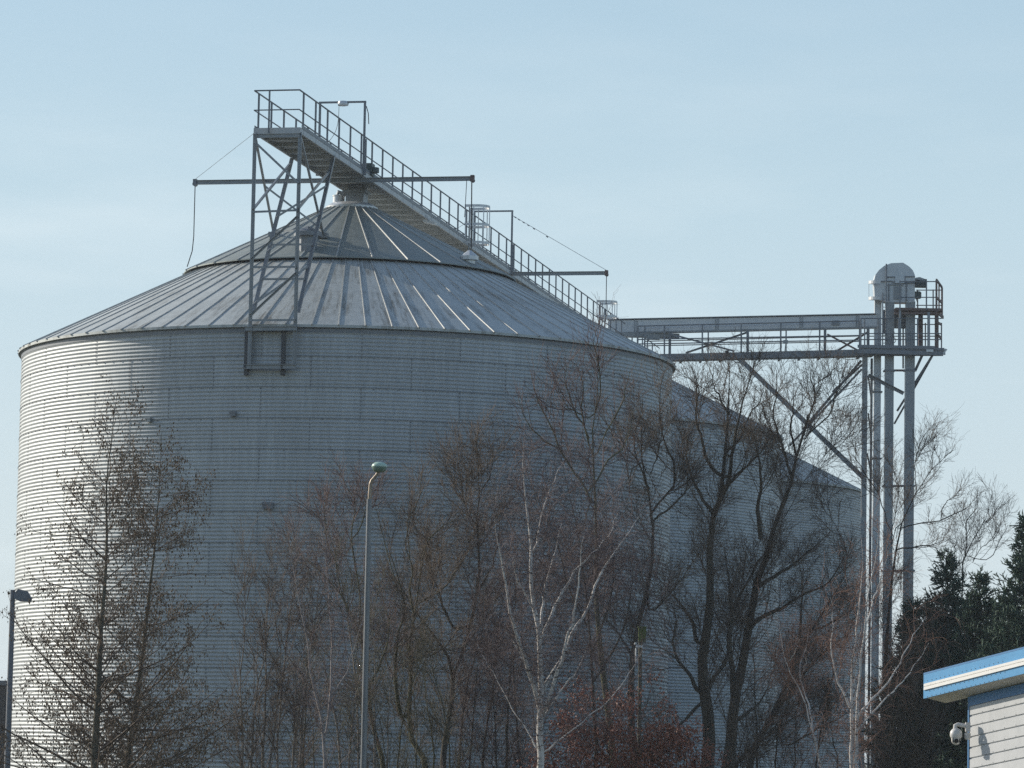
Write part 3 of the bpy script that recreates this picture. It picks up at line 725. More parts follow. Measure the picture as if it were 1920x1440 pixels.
# bare broadleaf crown: short twiggy sprays
def oak_levels(d=1.0, l1=1.9, up=.10):
    d *= 1.3
    return [dict(dens=2.9*d, t0=.2, ang=39, lenf=ln_abs(l1, .72), up=up, wig=.11, npts=8, rf=.009, rmin=.006, k=4),
            dict(dens=6.0*d, t0=.12, ang=39, lenf=ln_abs(.9, .4), up=up*.7, wig=.13, npts=5, rf=.008, rmin=.0042),
            dict(dens=7.0*d, t0=.1, ang=39, lenf=ln_abs(.40, .3), up=.05, wig=.15, npts=4, rf=.008, rmin=.0035),
            dict(src=0, dens=5.0*d, t0=.4, ang=39, lenf=ln_abs(.8, .6), up=up, wig=.13, npts=5, rf=.008, rmin=.0042),
            dict(src=4, dens=7.0*d, t0=.1, ang=39, lenf=ln_abs(.36, .3), up=.05, wig=.15, npts=4, rf=.008, rmin=.0035)]
def birch_levels(d=1.0, l1=1.2):
    d *= 1.25
    return [dict(dens=4.2*d, t0=.15, ang=38, lenf=ln_abs(l1, .45), up=.10, wig=.12, npts=6, rf=.006, rmin=.0042, k=4),
            dict(dens=8.0*d, t0=.15, ang=50, lenf=ln_abs(.75, .2), up=-.04, wig=.13, npts=6, rf=.005, rmin=.0034, droop_end=.32),
            dict(dens=5.5*d, t0=.1, ang=45, lenf=ln_abs(.4, .2), up=-.1, wig=.15, npts=4, rf=.006, rmin=.003, droop_end=.3)]

def bits(g, pts, size, asp, hang, jit):
    """small pointed leaves or catkins (double pyramids) at pts"""
    m = len(pts); d = g.normal(size=(m, 3))*(1-hang); d[:, 2] -= hang; d = unit(d)
    pr = g.normal(size=(m, 3)); u = unit(np.cross(d, pr)); v = np.cross(d, u)
    L = size*g.uniform(.6, 1.4, m)[:, None]; w = L*asp; c = pts+g.normal(size=(m, 3))*jit
    a = c; b = c+d*L; mid = c+d*L*.45
    V = np.stack([a, mid+u*w, mid+v*w*.45, b, mid-u*w, mid-v*w*.45], 1).reshape(-1, 3)
    o = (np.arange(m)*6)[:, None]
    Q = np.concatenate([o+np.array(q)[None] for q in ((0, 1, 3, 2), (0, 2, 3, 4), (0, 4, 3, 5), (0, 5, 3, 1))], 0)
    return V, Q
def catkins(count, size=.05):
    def f(g, allb, root):
        pool = np.concatenate([b[0][:, 1:].reshape(-1, 3) for b in allb[2:]]); pool = pool[g.choice(len(pool), min(count, len(pool)*3))]
        V, Q = bits(g, pool+np.array([0, 0, -.02]), size, .30, .8, .05); np_mesh('dry_catkins', V, Q, M['catkin'], root, smooth=False)
    return f

GA = 'alder trees in front of the silo'
alder_lv = lambda L: [dict(dens=12.5, t0=.06, ang=68, lenf=lambda t, pl: L*(1.02-t)**.85+.05, up=.03, wig=.09, npts=8, rf=.009, rmin=.005, k=4),
                      dict(dens=5.5, t0=.12, ang=50, lenf=ln_abs(.62, .2), up=.05, wig=.15, npts=5, rf=.007, rmin=.0045),
                      dict(dens=4.0, t0=.1, ang=45, lenf=ln_abs(.26, .2), up=.02, wig=.18, npts=4, rf=.008, rmin=.0035),
                      dict(src=0, dens=5, t0=.5, ang=45, lenf=lambda t, pl: .08+1.2*(1-t), up=.05, wig=.1, npts=5, rf=.007, rmin=.0045)]
tree('alder_tree', 11, 66, [([(176, 1440), (184, 1290), (193, 1150), (200, 1000), (203, 880), (212, 800), (222, 738)], 9.5, .8)],
     'tall leftmost alder with straight trunk and dry brown catkins against the bright silo wall', GA, M['barkalder'], M['twig'], alder_lv(2.7), n=20, extra=catkins(13000, .044))
tree('alder_tree', 12, 67.5, [([(238, 1440), (256, 1320), (268, 1225), (282, 1100), (294, 980), (298, 900), (301, 812)], 8.5, .8)],
     'slightly shorter alder with leaning trunk, second from the left edge', GA, M['barkalder'], M['twig'], alder_lv(2.6), n=20, extra=catkins(12000, .044))

z8 = lambda L: [(480+.4444*x, 800+.4444*y) for x, y in L]
z2b = lambda L: [(880+.3056*x, 1000+.3056*y) for x, y in L]
z1b = lambda L: [(860+.2916*x, 600+.2916*y) for x, y in L]
z3b = lambda L: [(1240+.2917*x, 660+.2917*y) for x, y in L]
z4b = lambda L: [(1240+.2917*x, 1020+.2917*y) for x, y in L]
z5b = lambda L: [(1560+.2917*x, 640+.2917*y) for x, y in L]
GB = 'slender white-stemmed birches'
tree('birch_tree', 21, 76, [(z8([(290, 1440), (290, 1330), (270, 1220), (235, 1070), (215, 900), (185, 740), (150, 560), (140, 430)]), 4.6, .7), (z8([(292, 1320), (312, 1180), (320, 1060), (318, 860), (305, 700), (290, 540)]), 3.5, .7),
     (z8([(330, 1130), (390, 1020), (430, 880), (480, 740)]), 2, .6)],
     'thin twin-stemmed birch left of the middle lamp post', GB, M['greybirch'], M['twigpurple'], birch_levels(1.0))
GO = 'gnarled bare trees before the silo wall'
tree('bare_tree', 31, 84, [(z8([(720, 1440), (690, 1385), (645, 1280), (650, 1160), (655, 1020), (650, 920), (668, 790), (690, 680), (690, 560), (735, 450)]), 8, 1.4),
     (z8([(620, 1240), (590, 1080), (600, 880), (630, 780), (600, 640), (560, 520)]), 5, 1.2), (z8([(655, 1010), (690, 980), (760, 940), (830, 945), (890, 918)]), 3.4, 1), (z8([(672, 755), (740, 715), (800, 670), (850, 590), (920, 495)]), 3, .9),
     (z8([(668, 800), (650, 700), (660, 600), (630, 500), (650, 380)]), 3, .9), (z8([(690, 640), (720, 500), (790, 420), (870, 390)]), 2.6, .8), (z8([(600, 700), (560, 560), (520, 400), (500, 300)]), 2.4, .8), (z8([(650, 560), (640, 400), (690, 300), (700, 190)]), 2.2, .8)],
     'dark twisting bare tree just right of the lamp post, with yellowish side limbs', GO, M['barkmoss'], M['twig'], oak_levels(1.15, 1.6))
tree('bare_tree', 32, 86, [(z8([(790, 1440), (800, 1300), (830, 1150), (825, 1000), (790, 950), (740, 870), (690, 800), (640, 720), (560, 600)]), 8.5, 1.6),
     (z8([(830, 1060), (870, 950), (905, 850), (930, 700), (945, 560), (930, 400), (945, 260), (930, 60)]), 5.5, 1.0), (z8([(840, 850), (790, 760), (770, 690), (730, 580), (740, 480)]), 3.6, 1), (z8([(930, 700), (980, 620), (1020, 500), (1030, 340)]), 3, .9),
     (z8([(940, 440), (880, 330), (860, 200), (870, 120)]), 2.6, .8), (z8([(870, 940), (930, 860), (1000, 760), (1040, 640)]), 2.8, .9), (z8([(935, 300), (990, 200), (1000, 90)]), 2, .7)],
     'bare tree with a crooked black limb, rising between lamp post and white birch', GO, M['bark'], M['twig'], oak_levels(1.15, 1.6))
tree('bare_tree', 33, 82, [(z8([(540, 1440), (520, 1350), (490, 1230), (470, 1050), (440, 880), (380, 760), (345, 650), (340, 540), (300, 430)]), 6.5, 1.2),
     (z8([(430, 850), (440, 700), (410, 560), (405, 420), (420, 320), (370, 230), (345, 150)]), 4, .8), (z8([(400, 800), (350, 700), (260, 600), (190, 540), (130, 440)]), 3, .8), (z8([(410, 480), (450, 400), (470, 300)]), 2.4, .8), (z8([(345, 600), (300, 480), (290, 360), (310, 270)]), 2.4, .8), (z8([(480, 1100), (540, 960), (560, 820), (520, 680)]), 3, .8)],
     'bare tree with arching mossy limbs and reddish twigs left of the lamp post', GO, M['barkmoss'], M['twigred'], oak_levels(1.1, 1.5))
# white birch in the middle
tree('birch_tree', 22, 72, [(z2b([(435, 1440), (435, 1250), (437, 1050), (440, 880), (435, 700), (425, 560), (405, 450), (385, 330), (375, 200), (375, 60), (350, -150), (330, -400), (340, -560)]), 6.3, .7),
     (z2b([(430, 1060), (405, 980), (370, 880), (335, 740), (310, 650), (255, 520), (235, 420), (225, 310), (195, 160), (170, 30), (160, -90)]), 3.4, .7), (z2b([(418, 960), (380, 890), (340, 790), (270, 660), (190, 560)]), 2.4, .6),
     (z2b([(445, 980), (470, 920), (520, 850), (575, 770), (600, 720), (625, 620), (680, 540), (740, 440), (770, 340), (820, 230), (900, 110), (970, 10), (1050, -120)]), 3.4, .7), (z2b([(445, 1110), (490, 1020), (530, 880), (570, 750), (590, 660), (630, 560), (650, 420), (675, 280), (685, 120), (705, 10)]), 2.8, .7),
     (z2b([(440, 640), (480, 560), (520, 470), (545, 410), (590, 330), (640, 240), (720, 160), (840, 30), (910, -120)]), 2.7, .7), (z2b([(440, 590), (450, 450), (475, 300), (510, 180), (540, 60), (570, -60)]), 2.3, .7),
     (z2b([(445, 1140), (520, 1030), (590, 930), (660, 840), (720, 720)]), 1.9, .6), (z2b([(420, 1320), (350, 1200), (270, 1080), (200, 960), (130, 830), (40, 660)]), 1.3, .4), (z2b([(440, 1350), (560, 1260), (700, 1150), (850, 1030), (960, 900), (1060, 720)]), 1.2, .4),
     (z2b([(400, 470), (350, 380), (290, 270), (270, 150)]), 1.7, .6), (z2b([(378, 130), (420, 30), (440, -90), (470, -200), (560, -420)]), 2, .6)],
     'white-barked birch with many rising stems in the middle of the tree line', GB, M['birch'], M['twigpurple'], birch_levels(1.15, 1.1), n=20, tap=.85, fat=1.3)
GL = 'large bare trees by the corner of the nearest silo'
tree('bare_tree', 34, 88, [([(1150, 1440), (1140, 1330), (1122, 1180), (1118, 1040), (1117, 950), (1113, 860), (1112, 790), (1122, 730), (1122, 672)], 9, 1.2),
     (z1b([(870, 900), (830, 760), (795, 610), (800, 420), (765, 300), (720, 260)]), 3.6, .9), (z1b([(880, 870), (950, 720), (1040, 560), (1075, 430), (1100, 330)]), 3.8, .9), (z1b([(870, 1200), (800, 1060), (720, 950), (650, 830), (600, 700), (535, 570), (500, 470), (480, 380)]), 4.5, .9),
     (z1b([(650, 830), (560, 780), (470, 700), (420, 610), (380, 500)]), 2.6, .8), (z1b([(880, 600), (910, 420), (905, 270), (870, 150), (890, 60)]), 2.8, .8), (z1b([(840, 760), (740, 560), (690, 420), (690, 290)]), 2.6, .8), (z1b([(880, 1050), (960, 900), (1050, 830), (1100, 700), (1130, 560)]), 3, .8), (z1b([(795, 610), (700, 560), (640, 440)]), 2, .7)],
     'tallest bare tree in front of the silo, its tip reaching the roof edge', GL, M['barkmoss'], M['twigred'], oak_levels(.85, 1.5))
tree('bare_tree', 35, 90, [([(1190, 1440), (1183, 1330), (1186, 1240), (1204, 1140), (1219, 1092), (1226, 1030), (1222, 960), (1209, 890), (1200, 820), (1206, 740)], 9.5, 1.1),
     (z1b([(1230, 1250), (1310, 1150), (1390, 1060), (1380, 900), (1320, 800), (1300, 640), (1290, 480), (1320, 360)]), 4.4, .9), (z1b([(1215, 1000), (1270, 900), (1300, 760), (1310, 640)]), 3, .9), (z1b([(1200, 900), (1110, 960), (1100, 1050), (1060, 800), (1050, 700)]), 2.5, .8), (z1b([(1240, 1300), (1370, 1200), (1470, 1060), (1440, 900), (1480, 760)]), 3.2, .9),
     (z1b([(1230, 1100), (1150, 900), (1130, 760), (1170, 600), (1160, 480)]), 2.8, .8), (z2b([(1010, 770), (930, 640), (870, 560), (800, 480), (760, 380)]), 3, 1), (z2b([(1120, 480), (1260, 330), (1330, 230), (1420, 120)]), 3, .9)],
     'dark bare tree standing at the right corner of the nearest silo', GL, M['bark'], M['twig'], oak_levels(1.1, 1.7))
# weeping purple mass behind the white birch
tree('weeping_birch', 36, 80, [([(1118, 1440), (1115, 1330), (1108, 1220), (1098, 1100), (1080, 980), (1060, 900), (1045, 830)], 5, .8), ([(1108, 1230), (1140, 1140), (1150, 1050), (1130, 960)], 3, .8), ([(1105, 1180), (1070, 1110), (1045, 1020), (1010, 940), (985, 880)], 3, .8), ([(1112, 1280), (1165, 1190), (1185, 1080), (1170, 1000)], 2.6, .7), ([(1100, 1120), (1020, 1060), (965, 1000), (935, 930)], 2.4, .7), ([(1085, 1010), (1110, 920), (1100, 850)], 2, .7)],
     'weeping birch hung with fine purple-brown twigs, behind the white birch', None, M['bark'], M['twigpurple'],
     [dict(dens=5.0, t0=.2, ang=50, lenf=ln_abs(1.2, .4), up=.06, wig=.15, npts=6, rf=.007, rmin=.005, k=4), dict(dens=10.0, t0=.1, ang=60, lenf=ln_abs(1.2, .2), up=-.2, wig=.12, npts=7, rf=.004, rmin=.0035, droop_end=.35), dict(dens=2.6, t0=.1, ang=35, lenf=ln_abs(.5, .2), up=-.2, wig=.14, npts=4, rf=.004, rmin=.003, droop_end=.3)])
# right group
GR = 'dark spreading bare trees before the farther silos'
tree('bare_tree', 37, 92, [(z4b([(300, 1440), (315, 1230), (290, 1020), (262, 820), (285, 620), (312, 400), (318, 200), (312, 0), (330, -130), (345, -215)])+z3b([(385, 900), (405, 700), (425, 420), (432, 250), (455, 130), (440, 40)]), 12.5, .9),
     (z3b([(345, 1010), (430, 840), (470, 570), (530, 300), (570, 180), (600, 60)]), 4.5, .8), (z4b([(240, 640), (190, 480), (100, 360), (20, 270), (-60, 180)]), 4, 1), (z4b([(240, 960), (190, 850), (110, 740), (75, 640), (95, 490), (60, 380)]), 4, 1), (z4b([(275, 1000), (340, 860), (415, 750), (438, 570), (455, 400), (430, 180), (400, 20)]), 7, 2), (z3b([(390, 800), (300, 700), (260, 560), (220, 400), (240, 260), (215, 120)]), 3.4, .8),
     (z3b([(330, 1040), (240, 900), (180, 760), (160, 600), (180, 480)]), 3.4, .8), (z3b([(410, 650), (500, 560), (560, 420), (640, 300), (660, 180)]), 2.8, .8), (z3b([(428, 400), (380, 300), (330, 200), (340, 90)]), 2.2, .7), (z3b([(640, 1200), (620, 1000), (640, 860), (630, 700), (600, 560), (560, 460)]), 4, .9), (z4b([(255, 1020), (150, 1130), (60, 1230), (-40, 1300)]), 4, 1), (z3b([(395, 880), (520, 760), (640, 640), (720, 500)]), 3, .8)],
     'thick dark trunk with a broad bare crown crossing the bridge, right of the nearest silo', GR, M['bark'], M['twig'], oak_levels(1.15, 1.7), n=18, tap=1.1, fat=1.2)
tree('bare_tree', 38, 94, [(z4b([(420, 1440), (450, 1250), (465, 1080), (500, 880), (545, 680), (575, 450), (600, 290), (690, 60)])+z3b([(720, 1140), (830, 860), (850, 720), (905, 560), (950, 400), (1040, 180)]), 11, .9),
     (z4b([(440, 1000), (470, 900), (445, 740), (440, 560), (480, 390), (560, 230), (640, 90), (740, -40)]), 6, 1.4), (z3b([(700, 1190), (830, 1000), (900, 860), (1000, 720), (1090, 620), (1200, 520)]), 4.4, .9), (z3b([(840, 830), (800, 680), (760, 540), (720, 400), (740, 250), (740, 120)]), 3.2, .8), (z3b([(900, 570), (1000, 480), (1080, 400), (1120, 280), (1210, 170)]), 3, .8), (z3b([(870, 660), (830, 500), (850, 340), (850, 200)]), 2.6, .8),
     (z4b([(560, 560), (640, 470), (760, 420), (900, 330), (1080, 240), (1180, 60)]), 4, 1), (z3b([(1030, 650), (1150, 600), (1240, 480), (1290, 380)]), 2.6, .7), (z3b([(940, 420), (990, 300), (960, 160), (980, 60)]), 2.2, .7), (z4b([(460, 1150), (560, 1080), (640, 1010), (700, 880)]), 4, 1), (z4b([(600, 290), (700, 220), (820, 150), (960, 40), (1100, -90)]), 4, 1)],
     'leaning dark bare tree whose branches fan out under the diagonal strut', GR, M['bark'], M['twig'], oak_levels(1.15, 1.7), n=18, tap=1.1, fat=1.2)
tree('bare_tree', 39, 97, [(z4b([(560, 1440), (640, 1240), (760, 1000), (860, 780), (960, 560), (1060, 400), (1180, 200), (1190, 60)]), 9, 1.5), (z4b([(700, 1120), (860, 900), (1000, 740), (1120, 640), (1230, 560)]), 6, 1), (z4b([(820, 860), (880, 640), (900, 430), (905, 260), (880, 60)]), 5, 1), (z4b([(480, 1440), (560, 1330), (760, 1180), (960, 1060), (1130, 960)]), 6, 1), (z4b([(960, 560), (1100, 500), (1230, 420)]), 4, 1), (z4b([(800, 1300), (980, 1200), (1150, 1110), (1260, 1020)]), 3.5, 1), (z3b([(1170, 1220), (1100, 1080), (1070, 960), (1070, 820)]), 3.4, .8)],
     'low dark tree with limbs slanting right in front of the farthest silo', GR, M['bark'], M['twig'], oak_levels(1.25, 1.6))
GH = 'bare trees around the elevator tower'
tree('bare_tree', 40, 104, [([(1652, 1440), (1658, 1300), (1664, 1180), (1676, 1060)]+z5b([(440, 1200), (470, 1080), (560, 950), (620, 850), (700, 760), (775, 705)]), 7, .8),
     (z5b([(410, 1205), (520, 1180), (620, 1160), (700, 1150), (800, 1100), (870, 1070), (935, 990)]), 3.6, .7), (z5b([(545, 960), (530, 820), (560, 680), (600, 600), (655, 530)]), 2.6, .7), (z5b([(620, 850), (640, 740), (690, 660)]), 2, .6), (z5b([(390, 1250), (300, 1000), (230, 880), (160, 760), (150, 640)]), 3.4, .8), (z5b([(380, 1300), (420, 1000), (410, 860), (330, 720)]), 2.8, .7), (z5b([(420, 1340), (600, 1310), (700, 1290), (730, 1220)]), 2.6, .7), (z5b([(700, 1150), (720, 1050), (800, 990)]), 1.8, .6), ([(1655, 1330), (1700, 1260), (1730, 1180), (1760, 1140)], 3, .8)],
     'bare tree weaving through the tower legs, one long branch reaching right', GH, M['bark'], M['twig'], oak_levels(1.2, 1.2))
tree('bare_tree', 41, 120, [([(1778, 1440), (1785, 1330), (1800, 1200)]+z5b([(840, 1400), (880, 1310), (940, 1220), (1000, 1110), (1030, 985)]), 5, .8), (z5b([(860, 1360), (870, 1250), (860, 1160), (930, 1070), (935, 960)]), 2.6, .7), (z5b([(800, 1440), (790, 1330), (820, 1250)]), 2.4, .7), (z5b([(960, 1190), (1030, 1130), (1060, 1060)]), 2, .6), (z5b([(1000, 1400), (1080, 1280), (1130, 1180)]), 2.4, .7), (z5b([(900, 1420), (960, 1330), (1060, 1240), (1090, 1130)]), 2.4, .7)],
     'small bare tree rising between the dark conifers at the right', GH, M['bark'], M['twig'], oak_levels(1.0, 1.1))
# right birch cluster
GW = 'birch saplings at the right'
tree('birch_tree', 23, 75, [(z4b([(1220, 1440), (1226, 1200), (1224, 1000), (1232, 780), (1248, 600), (1260, 460), (1285, 280), (1300, 120), (1290, -60)]), 4.2, .7), (z4b([(1245, 1440), (1252, 1200), (1270, 960), (1280, 720), (1310, 540), (1320, 400), (1350, 200), (1385, 60), (1400, -120)]), 3.6, .7), (z4b([(1225, 1090), (1180, 980), (1140, 900), (1110, 790), (1095, 660), (1105, 500), (1090, 340)]), 2.2, .6),
     (z4b([(1255, 1120), (1340, 1010), (1430, 920), (1510, 800), (1570, 690), (1640, 560), (1700, 470)]), 2.2, .6), (z4b([(1270, 1180), (1400, 1040), (1500, 940), (1590, 830), (1720, 640)]), 1.8, .6), (z4b([(1300, 580), (1370, 340), (1420, 200), (1460, 40)]), 2, .6), (z4b([(1250, 1000), (1245, 820), (1290, 500)]), 1.8, .6)],
     'pale multi-stemmed birch in front of the tower legs', GW, M['birch'], M['whip'], birch_levels(.9, .9), n=18, fat=1.2, tap=1.0)
tree('birch_tree', 24, 77, [(z4b([(1030, 1440), (1005, 1330), (970, 1190), (930, 1040), (890, 930), (840, 860), (800, 750), (775, 640), (760, 500)]), 3.4, .6), (z4b([(985, 1250), (965, 1100), (935, 990), (900, 900), (890, 780), (930, 680), (950, 560)]), 2.2, .6), (z4b([(900, 880), (925, 760), (930, 640)]), 1.6, .6), (z4b([(810, 770), (860, 690), (890, 610)]), 1.4, .6)],
     'thin birch sapling leaning left beside the pale multi-stemmed birch', GW, M['birch'], M['whip'], birch_levels(1.1, .9))
# background trees filling the low band
GT = 'thickets of bare stems along the bottom'
def thicket(seed, Y, xs, ytop, spread, label, mat, cm, d=1.0):
    g = random.Random(seed); limbs = []
    for x in xs:
        y1 = ytop+g.uniform(-40, 90); dx = g.uniform(-spread, spread)
        limbs.append(([(x, 1440), (x+dx*.25+g.uniform(-5, 5), 1440-(1440-y1)*.35), (x+dx*.6+g.uniform(-8, 8), 1440-(1440-y1)*.7), (x+dx, y1)], g.uniform(2, 4), .6))
    return tree('bare_thicket', seed, Y, limbs, label, GT, mat, cm, [dict(dens=6*d, t0=.12, ang=34, lenf=ln_abs(1.15, .5), up=.12, wig=.14, npts=6, rf=.007, rmin=.005, k=4), dict(dens=8*d, t0=.1, ang=36, lenf=ln_abs(.6, .3), up=.06, wig=.16, npts=5, rf=.006, rmin=.0038), dict(dens=5.5*d, t0=.1, ang=36, lenf=ln_abs(.3, .3), up=.03, wig=.16, npts=4, rf=.006, rmin=.0032)], trunk_part='stems', cat='thicket')
thicket(51, 79, [455, 470, 492, 505, 520, 548, 562], 1010, 60, 'thicket of upright grey-brown stems between the alders and the twin birch', M['palestem'], M['twig'])
thicket(52, 80, [640, 655, 672, 690, 702, 725], 1050, 70, 'thicket of bare stems around the foot of the middle lamp post', M['palestem'], M['twigmoss'], .9)
thicket(53, 83, [860, 880, 905, 930, 950, 975], 1060, 60, 'thicket of dark stems left of the white birch trunk', M['bark'], M['twigpurple'], 1.2)
thicket(54, 89, [1380, 1420, 1455, 1490, 1530, 1570], 1180, 70, 'low thicket of brown twigs below the farthest silo', M['bark'], M['twig'], 1.1)
thicket(55, 86, [1640, 1665, 1690, 1715, 1735], 1240, 60, 'hairy brown thicket between the birch stems and the blue-trimmed building', M['bark'], M['twig'], 1.2)
thicket(56, 81, [570, 590, 745, 780, 815, 845], 1120, 60, 'thicket of mossy stems under the twisting trees', M['barkmoss'], M['twigmoss'], 1.0)

# russet beech shrub
def beech_leaves(g, allb, root):
    pool = np.concatenate([b[0][:, 1:].reshape(-1, 3) for b in allb[2:]]); pool = pool[g.choice(len(pool), 15000)]
    V, Q = bits(g, pool, .058, .38, .3, .09); np_mesh('dry_leaves', V, Q, M['beech'], root, smooth=False)
g_ = random.Random(5); limbs = []
for i in range(22):
    x = 1005+i*15.5; top = 1440-(125*math.exp(-((x-1165)/95)**2)+45)+g_.uniform(-35, 35); limbs.append(([(x, 1440), (x+g_.uniform(-12, 12), (1440+top)/2+20), (x+g_.uniform(-25, 25), top+20)], 2.2, .6))
tree('beech_shrub', 61, 78, limbs, 'russet beech shrub still holding its dry leaves beside the white birch trunk', None, M['bark'], M['twigred'], [dict(dens=5, t0=.05, ang=45, lenf=ln_abs(.75, .4), up=.06, wig=.16, npts=6, rf=.007, rmin=.005), dict(dens=6, t0=.1, ang=45, lenf=ln_abs(.4, .3), up=.05, wig=.16, npts=4, rf=.006, rmin=.004)], trunk_part='stems', extra=beech_leaves, cat='shrub')

# conifers
def conifer(seed, Y, x, ytop, wpx, label):
    g = np.random.default_rng(seed); s = Y/F; top = np.array(P(x, ytop, Y)); H = top[2]
    root = thing('conifer_tree', Vector((top[0], Y, 0)), label, 'conifer', 'dark evergreen conifers at the right')
    zz = np.linspace(0, H, 16); tr = np.stack([top[0]+g.normal(size=16)*.03, np.full(16, Y), zz], 1)[None]; rr = np.linspace(.16, .012, 16)[None]
    V, Q = tubes(tr, rr, 8); np_mesh('trunk', V, Q, M['bark'], root)
    W = wpx*s
    prof = lambda t: W*np.clip((1-t)*1.25, .06, 1)**.75
    P1, R1 = grow(g, tr, rr, 55, .12, 74, lambda t, pl: prof(t)+0*pl, .08, .07, 7, .006, .005)
    P2, R2 = grow(g, P1, R1, 13, .1, 45, ln_abs(.42, .45), .03, .12, 4, .01, .006)
    P3, R3 = grow(g, P2, R2, 13, .05, 40, ln_abs(.2, .3), .08, .14, 3, .01, .004)
    R3 = np.tile(np.array([[.010, .017, .002]]), (len(R3), 1)); R2s = np.tile(np.array([[.012, .022, .02, .004]]), (len(R2), 1))
    V, Q = merge([tubes(P1, R1, 3), tubes(P2, R2s, 3), tubes(P3, R3, 3)]); np_mesh('foliage', V, Q, M['conifer'], root)
conifer(71, 112, 1776, 1042, 112, 'dark conifer with its tip just left of the small bare tree')
conifer(72, 109, 1838, 1085, 112, 'shorter dark conifer directly above the blue roof edge')
conifer(73, 106, 1928, 985, 140, 'tallest dark conifer, cut off by the right edge of the photo')
conifer(74, 114, 1712, 1128, 105, 'dark conifer hiding the lower part of the elevator trunks')
conifer(75, 113, 1745, 1150, 120, 'low dark conifer squeezed between the elevator trunks and its taller neighbour')
conifer(76, 108, 1880, 1130, 120, 'low dark conifer filling the gap beside the tallest one at the right edge')

# ------------------------------------------------------------------ lamp posts
Y = 70; b = P(680, 1440, Y); t1 = P(692.5, 936, Y)
lamp = thing('street_lamp', Vector((b.x-.02, Y, 0)), 'grey lamp post with a pale green mushroom head in front of the silo', 'street lamp', 'street lamps')
mb = MB(); base = Vector((t1.x-(t1.x-b.x)*1.0, Y, 0)); mb.tube([Vector((t1.x-.0, Y, 0)), Vector((t1.x, Y, t1.z))], [.062, .049], 18); pole = mb.build('pole', M['polegrey'], lamp, smooth=True)
mb = MB(); mb.tube([t1-Vector((0, 0, .02)), P(694.5, 908, Y), P(697, 901, Y), P(706, 891, Y), P(708.5, 886, Y), P(709, 878, Y)], [.032, .031, .031, .030, .030, .030], 14); mb.build('bent_arm', M['copper'], lamp, smooth=True)
c = P(711.3, 875.5, Y)
mb = MB(); mb.lathe(c, [(.148, 0), (.151, .012), (.135, .052), (.09, .082), (.04, .093), (.0005, .095)], 28); hd = mb.build('lamp_canopy', M['lampgreen'], lamp, smooth=True)
mb = MB(); mb.lathe(c, [(.055, -.105), (.09, -.095), (.125, -.06), (.144, -.01), (.144, 0)], 28); mb.build('lamp_bowl', M['lampbowl'], lamp, smooth=True)
Y = 82; t1 = P(24, 1106, Y)
lamp2 = thing('street_lamp', Vector((t1.x, Y, 0)), 'dark lamp post with a flat side lantern behind the leftmost alder', 'street lamp', 'street lamps')
mb = MB(); mb.tube([Vector((t1.x, Y, 0)), t1], [.075, .055], 14); mb.build('pole', M['oldpole'], lamp2, smooth=True)
mb = MB(); mb.prism([P(26, 1113, Y-.12), P(34, 1104, Y-.12), P(50, 1108, Y-.12), P(58, 1122, Y-.12), P(56, 1128, Y-.12), P(36, 1127, Y-.12), P(26, 1122, Y-.12)], (0, .24, 0)); mb.build('lantern', M['oldpole'], lamp2)

# ------------------------------------------------------------------ mossy post, dark building at the left edge
Y = 84; t = P(1203.5, 1203, Y)
post = thing('mossy_post', Vector((t.x, Y, 0)), 'weathered post topped by a moss-green box, behind the russet beech shrub', 'post')
mb = MB(); mb.tube([Vector((t.x-.03, Y, 0)), Vector((t.x-.03, Y, t.z))], [.05, .045], 10); mb.build('post_shaft', M['mosswood'], post, smooth=True)
mb = MB(); a = P(1204, 1190, Y); mb.box(a, .17, .16, .32); mb.box(a+Vector((0, 0, .17)), .20, .19, .03); mb.build('green_box', M['moss'], post)
mb = MB(); a = P(1199, 1212, Y-.1); mb.box(a, .16, .08, .05); mb.tube([a-Vector((.08, 0, .04)), a-Vector((.08, 0, .35))], .018, 6); mb.lathe(a+Vector((-.09, 0, .03)), [(.03, 0), (.03, .05), (.01, .06)], 8); mb.build('insulator', M['steel_b'], post)
Y = 125; a = P(13, 1284, Y); bl = thing('brick_building', Vector((a.x-4, Y+4, 0)), 'dark flat-roofed building just showing at the bottom left edge', 'building')
mb = MB(); mb.box(Vector((a.x-4, Y+4, a.z/2)), 8, 8, a.z); mb.build('wall', M['brick'], bl)
mb = MB(); mb.box(Vector((a.x-4, Y+4, a.z+.06)), 8.2, 8.2, .16); mb.build('coping', M['oldpole'], bl)

# ------------------------------------------------------------------ blue-trimmed building with camera
def W6(x, y, Y): return P(1660+.3194*x, 980+.3194*y, Y)
cy = 60.0
cab = None
wd = Vector((math.cos(R_(-68)), math.sin(R_(-68)), 0))           # along the wall, towards us on the right
wc = W6(503, 1022, cy)                                            # top of the far corner
